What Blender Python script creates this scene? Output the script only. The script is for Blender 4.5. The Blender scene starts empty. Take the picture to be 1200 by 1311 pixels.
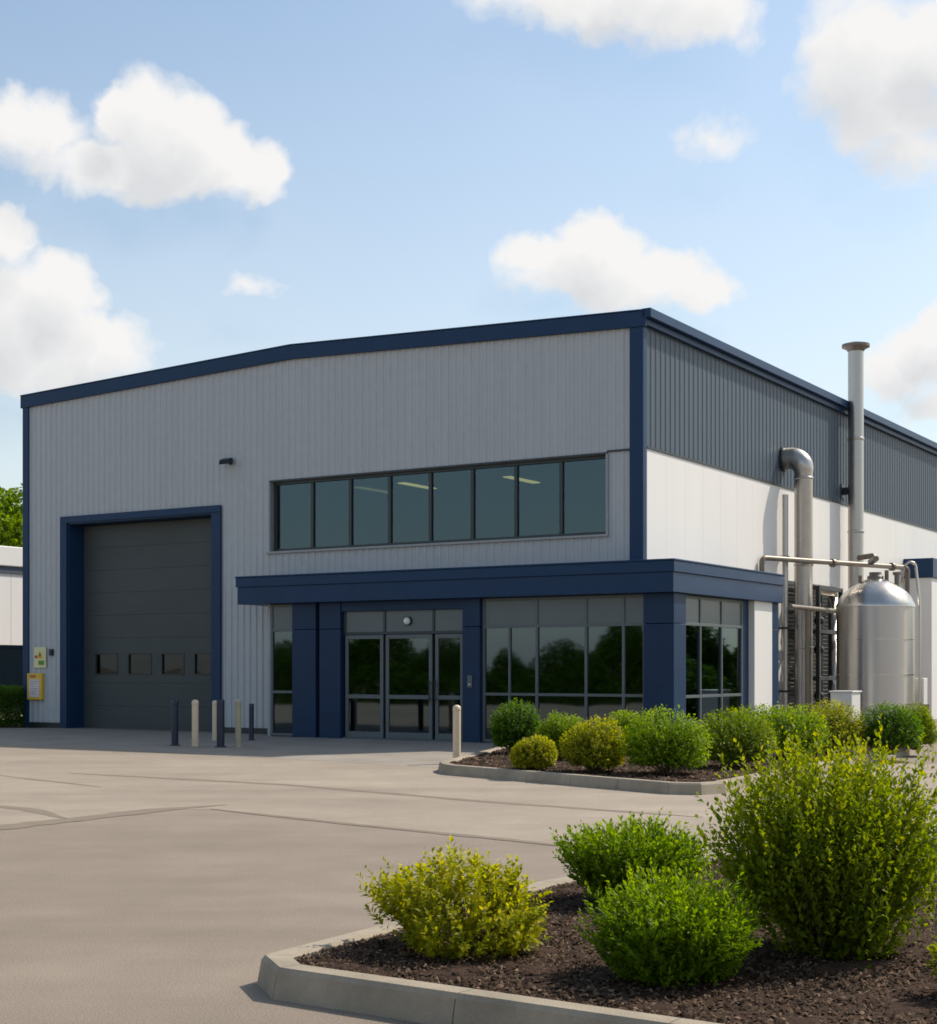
import bpy, bmesh, math, random
import numpy as np
from mathutils import Vector, Matrix

# ------------------------------------------------------------------ camera, world, sun, exposure
sc = bpy.context.scene
COL = sc.collection
F_PX, HORIZON, IMG_W, IMG_H, EYE = 1937.0, 856.0, 1200.0, 1311.0, 1.6
cam_d = bpy.data.cameras.new('camera')
cam = bpy.data.objects.new('camera', cam_d); COL.objects.link(cam)
cam.location = (0, 0, EYE); cam.rotation_euler = (math.radians(90), 0, 0)
cam_d.sensor_fit = 'HORIZONTAL'; cam_d.sensor_width = 36.0
cam_d.lens = 36.0 * F_PX / IMG_W
cam_d.shift_y = (HORIZON - IMG_H / 2) / IMG_W
cam_d.clip_start = 0.1; cam_d.clip_end = 3000
sc.camera = cam

SUN_EL = math.radians(47)
SUN_H = Vector((0.869, 0.494, 0)).normalized()
SUN_AZ = math.atan2(SUN_H.x, SUN_H.y)
to_sun = Vector((SUN_H.x * math.cos(SUN_EL), SUN_H.y * math.cos(SUN_EL), math.sin(SUN_EL)))
sun_d = bpy.data.lights.new('sun', 'SUN')
sun_d.energy = 5.0; sun_d.angle = math.radians(0.55); sun_d.color = (1.0, 0.91, 0.79)
sun = bpy.data.objects.new('sun', sun_d); COL.objects.link(sun)
sun.rotation_euler = to_sun.to_track_quat('Z', 'Y').to_euler()
sun.location = (20, 20, 40)

sc.view_settings.view_transform = 'Standard'
sc.view_settings.look = 'None'
sc.view_settings.exposure = 0.0
sc.view_settings.gamma = 1.0
sc.cycles.filter_width = 1.7
sc.cycles.max_bounces = 6
sc.cycles.transparent_max_bounces = 12

world = bpy.data.worlds.new("World"); sc.world = world; world.use_nodes = True
SKY_STRENGTH = 0.15

def build_world():
    nt = world.node_tree; N = nt.nodes; L = nt.links
    N.clear()
    out = N.new('ShaderNodeOutputWorld')
    sky = N.new('ShaderNodeTexSky'); sky.sky_type = 'NISHITA'; sky.sun_disc = False
    sky.sun_elevation = SUN_EL; sky.sun_rotation = SUN_AZ
    sky.altitude = 50; sky.air_density = 1.0; sky.dust_density = 1.6; sky.ozone_density = 0.6
    bg = N.new('ShaderNodeBackground'); bg.inputs['Strength'].default_value = SKY_STRENGTH
    hue = N.new('ShaderNodeVectorMath'); hue.operation = 'MULTIPLY'; hue.inputs[1].default_value = (1.03, 1.13, 1.11)
    L.new(sky.outputs[0], hue.inputs[0]); L.new(hue.outputs[0], bg.inputs['Color'])
    # cumulus clouds as a density field over azimuth and elevation
    g = bpy.data.node_groups.new('cloud_density', 'ShaderNodeTree')
    g.interface.new_socket('P', in_out='INPUT', socket_type='NodeSocketVector')
    g.interface.new_socket('Density', in_out='OUTPUT', socket_type='NodeSocketFloat')
    GN = g.nodes; GL = g.links
    gi = GN.new('NodeGroupInput'); go = GN.new('NodeGroupOutput')
    def vm(op, a, b=None):
        n = GN.new('ShaderNodeVectorMath'); n.operation = op
        for k, x in enumerate((a, b)):
            if x is None: continue
            if isinstance(x, (tuple, list)): n.inputs[k].default_value = x
            else: GL.new(x, n.inputs[k])
        return n
    def mm(op, a, b=None, c=None):
        n = GN.new('ShaderNodeMath'); n.operation = op
        for k, x in enumerate((a, b, c)):
            if x is None: continue
            if isinstance(x, (int, float)): n.inputs[k].default_value = x
            else: GL.new(x, n.inputs[k])
        return n.outputs[0]
    def warp(p, scale, amp, detail):
        n = GN.new('ShaderNodeTexNoise'); n.inputs['Scale'].default_value = scale
        n.inputs['Detail'].default_value = detail; n.inputs['Roughness'].default_value = 0.55
        GL.new(p, n.inputs['Vector'])
        s = vm('SUBTRACT', n.outputs['Color'], (0.5, 0.5, 0.5))
        m = vm('MULTIPLY', s.outputs[0], (amp, amp, 0))
        return vm('ADD', p, m.outputs[0]).outputs[0]
    p = warp(gi.outputs['P'], 22.0, 0.040, 3.0)
    p = warp(p, 75.0, 0.012, 4.0)
    # (u, v, ru, rv, weight): centre in the photo's angles, all seen from the ground as directions
    blobs = [(215,172,88,80,1),(150,150,40,40,1),(35,165,78,50,.9),(285,212,95,55,1),(165,218,165,45,.85),(345,225,45,42,.9),
             (-5,300,50,48,.8),(75,375,62,62,.95),(15,415,85,90,.9),(120,445,92,52,.85),(40,475,150,38,.7),
             (320,368,66,32,.42),(790,-14,200,58,1),(870,12,110,48,.95),(680,-22,90,40,.8),
             (1110,85,102,86,.95),(1090,80,75,62,.9),(1195,60,80,75,1),(1145,140,95,60,.85),(1160,198,60,42,.55),
             (920,175,70,38,.36),(768,318,80,54,1),(715,335,92,42,.9),(820,352,115,44,.95),(890,372,75,36,.9),(760,365,150,34,.7),
             (1185,455,65,60,.9),(1150,480,66,48,.8),(1205,415,42,42,.9),(1190,530,60,32,.6)]
    rng = random.Random(5)
    es = []
    for (u, v, ru, rv, w) in blobs:
        x, z = (u - 600) / F_PX, (HORIZON - v) / F_PX
        az = math.atan2(x, 1); el = math.atan2(z, math.hypot(x, 1))
        es.append((az, el, ru / F_PX * 1.08, rv / F_PX * 1.06, w))
    for k in range(9):     # clouds elsewhere round the sky, met only in reflections
        az = 0.75 + k * (2 * math.pi - 1.5) / 8 + rng.uniform(-.1, .1)
        if az > math.pi: az -= 2 * math.pi
        el = rng.uniform(.14, .55); r = rng.uniform(.07, .17)
        es.append((az, el, r * 1.5, r * .7, 1)); es.append((az + r * .6, el + r * .3, r * .8, r * .6, 1))
    acc = None
    for (az, el, rx, ry, w) in es:
        d = vm('SUBTRACT', p, (az, el, 0))
        s = vm('MULTIPLY', d.outputs[0], (1 / rx, 1 / ry, 0))
        ln = vm('LENGTH', s.outputs[0])
        t = mm('MULTIPLY_ADD', ln.outputs['Value'], -w, w)
        acc = t if acc is None else mm('SMOOTH_MAX', acc, t, 0.12)
    n = GN.new('ShaderNodeTexNoise'); n.inputs['Scale'].default_value = 30; n.inputs['Detail'].default_value = 7
    n.inputs['Roughness'].default_value = 0.6; GL.new(gi.outputs['P'], n.inputs['Vector'])
    nz = mm('MULTIPLY_ADD', n.outputs['Fac'], 0.62, -0.31)
    tot = mm('ADD', acc, nz)
    GL.new(tot, go.inputs['Density'])
    tc = N.new('ShaderNodeTexCoord')
    sp = N.new('ShaderNodeSeparateXYZ'); L.new(tc.outputs['Generated'], sp.inputs[0])
    def wm(op, a, b=None, c=None):
        n = N.new('ShaderNodeMath'); n.operation = op
        for k, x in enumerate((a, b, c)):
            if x is None: continue
            if isinstance(x, (int, float)): n.inputs[k].default_value = x
            else: L.new(x, n.inputs[k])
        return n.outputs[0]
    az = wm('ARCTAN2', sp.outputs['X'], sp.outputs['Y'])
    hyp = wm('SQRT', wm('ADD', wm('MULTIPLY', sp.outputs['X'], sp.outputs['X']), wm('MULTIPLY', sp.outputs['Y'], sp.outputs['Y'])))
    el = wm('ARCTAN2', sp.outputs['Z'], hyp)
    cb = N.new('ShaderNodeCombineXYZ'); L.new(az, cb.inputs[0]); L.new(el, cb.inputs[1])
    g1 = N.new('ShaderNodeGroup'); g1.node_tree = g; L.new(cb.outputs[0], g1.inputs[0])
    off = N.new('ShaderNodeVectorMath'); off.operation = 'ADD'; off.inputs[1].default_value = (0.012, 0.030, 0)
    L.new(cb.outputs[0], off.inputs[0])
    g2 = N.new('ShaderNodeGroup'); g2.node_tree = g; L.new(off.outputs[0], g2.inputs[0])
    mr = N.new('ShaderNodeMapRange'); mr.interpolation_type = 'SMOOTHSTEP'; L.new(g1.outputs[0], mr.inputs['Value'])
    mr.inputs['From Min'].default_value = -0.07; mr.inputs['From Max'].default_value = 0.46
    mr.inputs['To Min'].default_value = 0; mr.inputs['To Max'].default_value = 1.0
    sh = N.new('ShaderNodeMapRange'); L.new(g2.outputs[0], sh.inputs['Value'])
    sh.inputs['From Min'].default_value = 0.0; sh.inputs['From Max'].default_value = 0.85
    ramp = N.new('ShaderNodeMix'); ramp.data_type = 'RGBA'
    ramp.inputs['A'].default_value = (0.93, 0.92, 0.91, 1); ramp.inputs['B'].default_value = (0.72, 0.735, 0.755, 1)
    L.new(sh.outputs[0], ramp.inputs['Factor'])
    bc = N.new('ShaderNodeBackground'); bc.inputs['Strength'].default_value = 1.0
    L.new(ramp.outputs['Result'], bc.inputs['Color'])
    # thin high veil that pales the sky between the cumulus
    veil = N.new('ShaderNodeTexNoise'); veil.inputs['Scale'].default_value = 4.0; veil.inputs['Detail'].default_value = 4
    L.new(cb.outputs[0], veil.inputs['Vector'])
    vf = wm('MULTIPLY_ADD', veil.outputs['Fac'], 0.14, 0.01)
    lowf = N.new('ShaderNodeMapRange'); lowf.interpolation_type = 'SMOOTHSTEP'; L.new(el, lowf.inputs['Value'])
    lowf.inputs['From Min'].default_value = 0.50; lowf.inputs['From Max'].default_value = 0.02
    lowf.inputs['To Min'].default_value = 0.0; lowf.inputs['To Max'].default_value = 0.42
    vf = wm('ADD', vf, lowf.outputs[0])
    fac = wm('MAXIMUM', mr.outputs[0], vf)
    mx = N.new('ShaderNodeMixShader'); L.new(fac, mx.inputs[0]); L.new(bg.outputs[0], mx.inputs[1]); L.new(bc.outputs[0], mx.inputs[2])
    L.new(mx.outputs[0], out.inputs['Surface'])
build_world()
try:
    world.cycles.sampling_method = 'MANUAL'; world.cycles.sample_map_resolution = 512
except Exception: pass

# ------------------------------------------------------------------ helpers
EX = Vector((0.848, -0.5299, 0)).normalized(); EY = Vector((-EX.y, EX.x, 0)); CORNER = Vector((3.55, 31.7, 0))
ROT = math.atan2(EX.y, EX.x)
def W(x, y, z=0.0): return CORNER + EX * x + EY * y + Vector((0, 0, z))
def ground_at(u, v, z=0.0):
    Y = F_PX * (EYE - z) / (v - HORIZON); return Vector(((u - 600) / F_PX * Y, Y, z))

class MB:
    def __init__(s): s.v = []; s.f = []; s.sm = []
    def add(s, vs, fs, smooth=False):
        o = len(s.v); s.v += [tuple(p) for p in vs]
        for f in fs: s.f.append(tuple(i + o for i in f)); s.sm.append(smooth)
    def box(s, x0, x1, y0, y1, z0, z1):
        vs = [(x, y, z) for z in (z0, z1) for y in (y0, y1) for x in (x0, x1)]
        s.add(vs, [(0,2,3,1),(4,5,7,6),(0,1,5,4),(2,6,7,3),(0,4,6,2),(1,3,7,5)])
        return s
    def prism(s, poly, z0, z1):      # poly counter-clockwise
        n = len(poly)
        vs = [(p[0], p[1], z0) for p in poly] + [(p[0], p[1], z1) for p in poly]
        fs = [tuple(range(n - 1, -1, -1)), tuple(range(n, 2 * n))] + [(i, (i + 1) % n, n + (i + 1) % n, n + i) for i in range(n)]
        s.add(vs, fs); return s
    def tube(s, pts, r, n=14, cap=True):
        pts = [Vector(p) for p in pts]; rs = r if isinstance(r, (list, tuple)) else [r] * len(pts)
        rings = []; ref = None
        for i, p in enumerate(pts):
            t = (pts[min(i + 1, len(pts) - 1)] - pts[max(i - 1, 0)]).normalized()
            if ref is None: ref = t.orthogonal().normalized()
            a = (ref - t * ref.dot(t)).normalized(); ref = a; b = t.cross(a)
            rings.append([p + (a * math.cos(k * 2 * math.pi / n) + b * math.sin(k * 2 * math.pi / n)) * rs[i] for k in range(n)])
        vs = [q for R in rings for q in R]
        fs = [(i * n + k, i * n + (k + 1) % n, (i + 1) * n + (k + 1) % n, (i + 1) * n + k) for i in range(len(pts) - 1) for k in range(n)]
        s.add(vs, fs, True)
        if cap: s.add(rings[0], [tuple(range(n - 1, -1, -1))]); s.add(rings[-1], [tuple(range(n))])
        return s
    def lathe(s, prof, c=(0, 0, 0), n=48):     # prof: (r, z) bottom to top
        vs = []; 
        for (r, z) in prof: vs += [(c[0] + r * math.cos(k * 2 * math.pi / n), c[1] + r * math.sin(k * 2 * math.pi / n), c[2] + z) for k in range(n)]
        fs = [(i * n + k, i * n + (k + 1) % n, (i + 1) * n + (k + 1) % n, (i + 1) * n + k) for i in range(len(prof) - 1) for k in range(n)]
        s.add(vs, fs, True)
        s.add([vs[k] for k in range(n)], [tuple(range(n - 1, -1, -1))]); s.add(vs[-n:], [tuple(range(n))])
        return s
    def build(s, name, mat=None, parent=None, bevel=0.0, label=None, cat=None, group=None, kind=None):
        me = bpy.data.meshes.new(name); me.from_pydata(s.v, [], s.f)
        me.polygons.foreach_set('use_smooth', s.sm); me.update()
        o = bpy.data.objects.new(name, me); COL.objects.link(o)
        if mat: me.materials.append(mat)
        if parent: o.parent = parent
        if bevel:
            b = o.modifiers.new('bevel', 'BEVEL'); b.width = bevel; b.segments = 2; b.limit_method = 'ANGLE'; b.angle_limit = math.radians(40)
        tag(o, label, cat, group, kind); return o

def tag(o, label=None, cat=None, group=None, kind=None):
    if label: o['label'] = label
    if cat: o['category'] = cat
    if group: o['group'] = group
    if kind: o['kind'] = kind
    return o
def empty(name, loc, label, cat, rz=0.0, group=None):
    o = bpy.data.objects.new(name, None); COL.objects.link(o); o.location = loc; o.rotation_euler = (0, 0, rz)
    o.empty_display_size = .3
    return tag(o, label, cat, group)
def dup(root, loc, rz, label, scale=None):
    r = root.copy(); COL.objects.link(r); r.location = loc; r.rotation_euler = (0, 0, rz); r['label'] = label
    if scale: r.scale = scale
    for ch in list(root.children):
        c = ch.copy(); COL.objects.link(c); c.parent = r
        for gch in list(ch.children):
            d = gch.copy(); COL.objects.link(d); d.parent = c
    return r
def arc(c, r, a0, a1, ax, ay, n=8):
    c = Vector(c); ax = Vector(ax); ay = Vector(ay)
    return [c + ax * (r * math.cos(a0 + (a1 - a0) * k / n)) + ay * (r * math.sin(a0 + (a1 - a0) * k / n)) for k in range(n + 1)]

# ------------------------------------------------------------------ materials
def material(name, col, rough=0.5, metal=0.0, var=0.08, scale=3.0, bump=0.0, bscale=40.0, stretch=(1, 1, 1), spec=0.5, var2=0.0, scale2=40.0, col2=None, aniso=0.0, coat=0.0, rvar=0.0):
    m = bpy.data.materials.new(name); m.use_nodes = True
    nt = m.node_tree; N = nt.nodes; L = nt.links; P = N['Principled BSDF']
    P.inputs['Roughness'].default_value = rough; P.inputs['Metallic'].default_value = metal
    P.inputs['Specular IOR Level'].default_value = spec
    if coat: P.inputs['Coat Weight'].default_value = coat
    tc = N.new('ShaderNodeTexCoord'); mp = N.new('ShaderNodeMapping'); mp.inputs['Scale'].default_value = stretch
    L.new(tc.outputs['Object'], mp.inputs[0])
    n = N.new('ShaderNodeTexNoise'); n.inputs['Scale'].default_value = scale; n.inputs['Detail'].default_value = 6
    n.inputs['Roughness'].default_value = .6; L.new(mp.outputs[0], n.inputs['Vector'])
    mr = N.new('ShaderNodeMapRange'); L.new(n.outputs['Fac'], mr.inputs['Value'])
    mr.inputs['From Min'].default_value = .3; mr.inputs['From Max'].default_value = .7
    mix = N.new('ShaderNodeMix'); mix.data_type = 'RGBA'; L.new(mr.outputs[0], mix.inputs['Factor'])
    a = tuple(c * (1 - var) for c in col); b = col2 if col2 else tuple(min(1, c * (1 + var)) for c in col)
    mix.inputs['A'].default_value = (*a, 1); mix.inputs['B'].default_value = (*b, 1)
    last = mix.outputs['Result']
    if var2:
        n2 = N.new('ShaderNodeTexNoise'); n2.inputs['Scale'].default_value = scale2; n2.inputs['Detail'].default_value = 3
        L.new(tc.outputs['Object'], n2.inputs['Vector'])
        mr2 = N.new('ShaderNodeMapRange'); L.new(n2.outputs['Fac'], mr2.inputs['Value'])
        mr2.inputs['From Min'].default_value = .25; mr2.inputs['From Max'].default_value = .75
        mr2.inputs['To Min'].default_value = 1 - var2; mr2.inputs['To Max'].default_value = 1 + var2
        mu = N.new('ShaderNodeVectorMath'); mu.operation = 'SCALE'; L.new(last, mu.inputs[0]); L.new(mr2.outputs[0], mu.inputs['Scale'])
        last = mu.outputs[0]
    L.new(last, P.inputs['Base Color'])
    if rvar:
        rm = N.new('ShaderNodeMapRange'); L.new(n.outputs['Fac'], rm.inputs['Value'])
        rm.inputs['From Min'].default_value = .3; rm.inputs['From Max'].default_value = .7
        rm.inputs['To Min'].default_value = rough - rvar; rm.inputs['To Max'].default_value = rough + rvar
        L.new(rm.outputs[0], P.inputs['Roughness'])
    if bump:
        nb = N.new('ShaderNodeTexNoise'); nb.inputs['Scale'].default_value = bscale; nb.inputs['Detail'].default_value = 4
        L.new(mp.outputs[0], nb.inputs['Vector'])
        bp = N.new('ShaderNodeBump'); bp.inputs['Strength'].default_value = bump; bp.inputs['Distance'].default_value = .02
        L.new(nb.outputs['Fac'], bp.inputs['Height']); L.new(bp.outputs[0], P.inputs['Normal'])
    return m

def glass_material(name, tint, refl, fres=0.6, wav=0.004, wscale=1.2, gcol=(.86, .95, .96), rgh=.015):
    m = bpy.data.materials.new(name); m.use_nodes = True
    nt = m.node_tree; N = nt.nodes; L = nt.links; N.clear()
    out = N.new('ShaderNodeOutputMaterial')
    tr = N.new('ShaderNodeBsdfTransparent'); tr.inputs[0].default_value = (*tint, 1)
    gl = N.new('ShaderNodeBsdfGlossy'); gl.inputs['Roughness'].default_value = rgh; gl.inputs['Color'].default_value = (*gcol, 1)
    lw = N.new('ShaderNodeLayerWeight'); lw.inputs['Blend'].default_value = .25
    f = N.new('ShaderNodeMath'); f.operation = 'MULTIPLY_ADD'; f.inputs[1].default_value = fres; f.inputs[2].default_value = refl
    f.use_clamp = True
    L.new(lw.outputs['Fresnel'], f.inputs[0])
    tc = N.new('ShaderNodeTexCoord'); nz = N.new('ShaderNodeTexNoise'); nz.inputs['Scale'].default_value = wscale; nz.inputs['Detail'].default_value = 1
    L.new(tc.outputs['Object'], nz.inputs['Vector'])
    bp = N.new('ShaderNodeBump'); bp.inputs['Strength'].default_value = 1.0; bp.inputs['Distance'].default_value = wav
    L.new(nz.outputs['Fac'], bp.inputs['Height']); L.new(bp.outputs[0], gl.inputs['Normal'])
    mx = N.new('ShaderNodeMixShader'); L.new(f.outputs[0], mx.inputs[0]); L.new(tr.outputs[0], mx.inputs[1]); L.new(gl.outputs[0], mx.inputs[2])
    L.new(mx.outputs[0], out.inputs[0]); return m

def emitter(name, col, s):
    m = bpy.data.materials.new(name); m.use_nodes = True
    P = m.node_tree.nodes['Principled BSDF']; P.inputs['Base Color'].default_value = (.8, .8, .8, 1)
    P.inputs['Emission Color'].default_value = (*col, 1); P.inputs['Emission Strength'].default_value = s
    return m

def leaf_material(name, stops, gloss=.5, trans=.5):
    m = bpy.data.materials.new(name); m.use_nodes = True
    nt = m.node_tree; N = nt.nodes; L = nt.links; P = N['Principled BSDF']; out = N['Material Output']
    at = N.new('ShaderNodeAttribute'); at.attribute_name = 'tint'; P.inputs['Specular IOR Level'].default_value = .15
    cr = N.new('ShaderNodeValToRGB'); e = cr.color_ramp.elements
    while len(e) > 1: e.remove(e[-1])
    e[0].position = stops[0][0]; e[0].color = (*stops[0][1], 1)
    for p, c in stops[1:]:
        q = e.new(p); q.color = (*c, 1)
    L.new(at.outputs['Fac'], cr.inputs[0]); L.new(cr.outputs[0], P.inputs['Base Color'])
    P.inputs['Roughness'].default_value = gloss
    t = N.new('ShaderNodeBsdfTranslucent')
    hs = N.new('ShaderNodeHueSaturation'); hs.inputs['Saturation'].default_value = 1.1; hs.inputs['Value'].default_value = 1.5
    L.new(cr.outputs[0], hs.inputs['Color']); L.new(hs.outputs[0], t.inputs[0])
    mx = N.new('ShaderNodeMixShader'); mx.inputs[0].default_value = trans
    L.new(P.outputs[0], mx.inputs[1]); L.new(t.outputs[0], mx.inputs[2]); L.new(mx.outputs[0], out.inputs[0])
    return m

M = {}
M['grey_clad'] = material('grey_cladding', (.450, .468, .485), .5, spec=.3, var=.035, scale=1.1, stretch=(2.6, 2.6, .2), var2=.035, scale2=5, rvar=.06)
M['dark_clad'] = material('dark_cladding', (.066, .090, .118), .5, spec=.3, var=.05, scale=.7, stretch=(1, 1, .25), var2=.03, scale2=9)
M['white_panel'] = material('white_panel', (.74, .72, .69), .5, var=.03, scale=.6, stretch=(1, 1, .3))
M['core'] = material('wall_core', (.25, .25, .25), .8)
M['navy'] = material('navy_metal', (.013, .041, .100), .42, spec=.2, var=.07, scale=1.5, var2=.03, scale2=14)
M['navy_panel'] = material('navy_panel', (.013, .036, .084), .45, spec=.2, var=.07, scale=1.5, var2=.03, scale2=14)
M['door'] = material('door_panel', (.060, .072, .072), .5, spec=.3, var=.07, scale=.8, stretch=(1, 1, 2))
M['dark'] = material('dark_metal', (.018, .022, .025), .45)
M['frame'] = material('frame_metal', (.10, .118, .125), .4)
M['dark_frame'] = material('dark_frame_metal', (.022, .035, .04), .4)
M['spandrel'] = material('spandrel_panel', (.105, .128, .138), .3, var=.06, scale=1)
M['roof'] = material('roof_sheet', (.5, .5, .5), .5)
M['sill'] = material('pale_sill', (.30, .31, .32), .45)
M['glass_up'] = glass_material('teal_glass', (.24, .38, .42), .082, .28, .0015, gcol=(.62, .84, .92))
M['glass_low'] = glass_material('entrance_glass', (.34, .40, .42), .10, .42, .0011, gcol=(.74, .90, 1.0), rgh=.028)
M['glass_dark'] = glass_material('dark_glass', (.2, .2, .2), .04, .3)
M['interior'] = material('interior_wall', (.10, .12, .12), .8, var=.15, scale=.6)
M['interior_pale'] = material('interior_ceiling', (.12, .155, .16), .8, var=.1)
M['steel'] = material('brushed_steel', (.55, .51, .46), .27, 1.0, var=.06, scale=4, stretch=(1, 1, .1), rvar=.05)
M['tank_steel'] = material('circumference_brushed_steel', (.56, .52, .47), .35, 1.0, var=.05, scale=4, stretch=(1, 1, .1), rvar=.03)
def brushed(m, a):
    nt = m.node_tree; P = nt.nodes['Principled BSDF']; tg = nt.nodes.new('ShaderNodeTangent'); tg.direction_type = 'RADIAL'; tg.axis = 'Z'
    P.inputs['Anisotropic'].default_value = a; P.inputs['Anisotropic Rotation'].default_value = .25; nt.links.new(tg.outputs[0], P.inputs['Tangent'])
brushed(M['tank_steel'], .92)
M['duct'] = material('galvanised_duct', (.47, .44, .405), .34, .92, var=.07, scale=5, rvar=.05)
M['tan_pipe'] = material('tan_pipe', (.19, .16, .128), .45, .4, var=.08, scale=6)
M['cabinet'] = material('cabinet_paint', (.66, .655, .63), .45, var=.04)
M['brown'] = material('rusty_post', (.16, .11, .08), .7, var=.2, scale=10)
M['cream'] = material('cream_paint', (.66, .52, .36), .5, var=.06, scale=8, var2=.06, scale2=40)
M['olive'] = material('khaki_paint', (.36, .33, .22), .5, var=.1, scale=8)
M['navy_paint'] = material('navy_paint', (.012, .02, .045), .4, var=.1)
M['concrete'] = material('kerb_concrete', (.325, .275, .208), .85, var=.24, scale=2.2, bump=.35, bscale=90, var2=.1, scale2=120, spec=.25)
M['soil'] = material('dark_soil', (.05, .038, .028), .95, var=.3, scale=6, bump=.6, bscale=60, spec=.1)
M['mulch'] = material('mulch_base', (.055, .034, .024), .95, var=.4, scale=14, bump=.8, bscale=90, spec=.1)
M['bark'] = material('bark', (.10, .075, .05), .9, var=.3, scale=8, bump=.5, bscale=30, spec=.1)
M['seam'] = material('tar_seam', (.205, .168, .130), .85, var=.12, scale=5, spec=.2)
M['yellow'] = material('sign_yellow', (.72, .45, .04), .45)
M['pale_yellow'] = material('sign_pale_yellow', (.70, .66, .36), .45)
M['sheet'] = material('notice_sheet', (.66, .58, .57), .5)
M['green_mark'] = material('sign_green', (.10, .26, .03), .5)
M['red_mark'] = material('sign_red', (.45, .10, .05), .5)
M['ink'] = material('sign_ink', (.05, .045, .03), .5)
M['grey_ink'] = material('sign_grey_ink', (.36, .33, .36), .5)
M['lamp_white'] = material('lamp_white', (.75, .75, .72), .3)
M['fluoro'] = emitter('fluorescent_tube', (1.0, .40, .12), 4.6)
M['fluoro_dim'] = emitter('fluorescent_tube_dim', (1.0, .45, .18), 1.0)

def asphalt_material(name, base):
    m = bpy.data.materials.new(name); m.use_nodes = True
    nt = m.node_tree; N = nt.nodes; L = nt.links; P = N['Principled BSDF']
    tc = N.new('ShaderNodeTexCoord')
    def noise(sc_, det, st=(1, 1, 1), rot=0):
        mp = N.new('ShaderNodeMapping'); mp.inputs['Scale'].default_value = st; mp.inputs['Rotation'].default_value = (0, 0, rot)
        L.new(tc.outputs['Object'], mp.inputs[0])
        n = N.new('ShaderNodeTexNoise'); n.inputs['Scale'].default_value = sc_; n.inputs['Detail'].default_value = det
        n.inputs['Roughness'].default_value = .62; L.new(mp.outputs[0], n.inputs['Vector']); return n.outputs['Fac']
    def rng(v, a, b, c, d):
        r = N.new('ShaderNodeMapRange'); L.new(v, r.inputs['Value'])
        for k, x in zip(('From Min', 'From Max', 'To Min', 'To Max'), (a, b, c, d)): r.inputs[k].default_value = x
        return r.outputs[0]
    def mul(a, b):
        n = N.new('ShaderNodeMath'); n.operation = 'MULTIPLY'; L.new(a, n.inputs[0]); L.new(b, n.inputs[1]); return n.outputs[0]
    big = rng(noise(.16, 5), .3, .7, .80, 1.14)
    streak = rng(noise(.5, 4, (.18, 1.4, 1), ROT), .35, .7, .88, 1.08)     # tyre-polished lanes along the frontage
    mid = rng(noise(1.6, 6), .3, .7, .93, 1.07)
    fine = rng(noise(85, 3), .28, .72, .66, 1.30)
    tot = mul(mul(big, streak), mul(mid, fine))
    sc1 = N.new('ShaderNodeVectorMath'); sc1.operation = 'SCALE'; sc1.inputs[0].default_value = base
    L.new(tot, sc1.inputs['Scale']); L.new(sc1.outputs[0], P.inputs['Base Color'])
    P.inputs['Roughness'].default_value = .85; P.inputs['Specular IOR Level'].default_value = .3
    bp = N.new('ShaderNodeBump'); bp.inputs['Strength'].default_value = .5; bp.inputs['Distance'].default_value = .01
    L.new(noise(120, 3), bp.inputs['Height']); L.new(bp.outputs[0], P.inputs['Normal'])
    return m
M['asphalt'] = asphalt_material('worn_asphalt', (.262, .214, .167))
M['pad'] = asphalt_material('pale_pad', (.325, .270, .212))
M['apron'] = material('apron_concrete', (.275, .240, .202), .85, var=.14, scale=.9, bump=.25, bscale=80, var2=.1, scale2=70, stretch=(1, 1, 1), spec=.3)

# ------------------------------------------------------------------ ground
ax = [-900, -400, -180, -90, -60] + list(range(-45, 50, 5)) + [60, 90, 180, 400, 900]
ay = [-900, -400, -180, -90, -50, -25] + list(range(-10, 75, 5)) + [90, 130, 180, 300, 600, 1100]
g = MB(); g.add([(x, y, 0) for y in ay for x in ax], [(j * len(ax) + i, j * len(ax) + i + 1, (j + 1) * len(ax) + i + 1, (j + 1) * len(ax) + i) for j in range(len(ay) - 1) for i in range(len(ax) - 1)])
def sheet(name, poly, z, mat, maxlen=5.0):
    bm = bmesh.new(); bm.faces.new([bm.verts.new((p[0], p[1], z)) for p in poly]); bmesh.ops.triangulate(bm, faces=bm.faces[:])
    for _ in range(4):
        es = [e for e in bm.edges if e.calc_length() > maxlen]
        if es: bmesh.ops.subdivide_edges(bm, edges=es, cuts=1)
        bmesh.ops.triangulate(bm, faces=bm.faces[:])
    bmesh.ops.recalc_face_normals(bm, faces=bm.faces[:])
    bm.faces.ensure_lookup_table()
    if bm.faces[0].normal.z < 0: bmesh.ops.reverse_faces(bm, faces=bm.faces[:])
    me = bpy.data.meshes.new(name); bm.to_mesh(me); bm.free(); me.materials.append(mat)
    o = bpy.data.objects.new(name, me); COL.objects.link(o); o['kind'] = 'structure'; return o
g.build('ground', M['asphalt'], kind='structure')
pts = [W(-40, -5.4), W(-11.8, -6.72), W(-6.54, -7.35), W(-2.15, -8.02), W(.95, -8.45), W(-.25, -5.2), W(0, -.2), W(-40, -.2)]
sheet('apron', [(p.x, p.y) for p in pts], .004, M['apron'])

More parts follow.
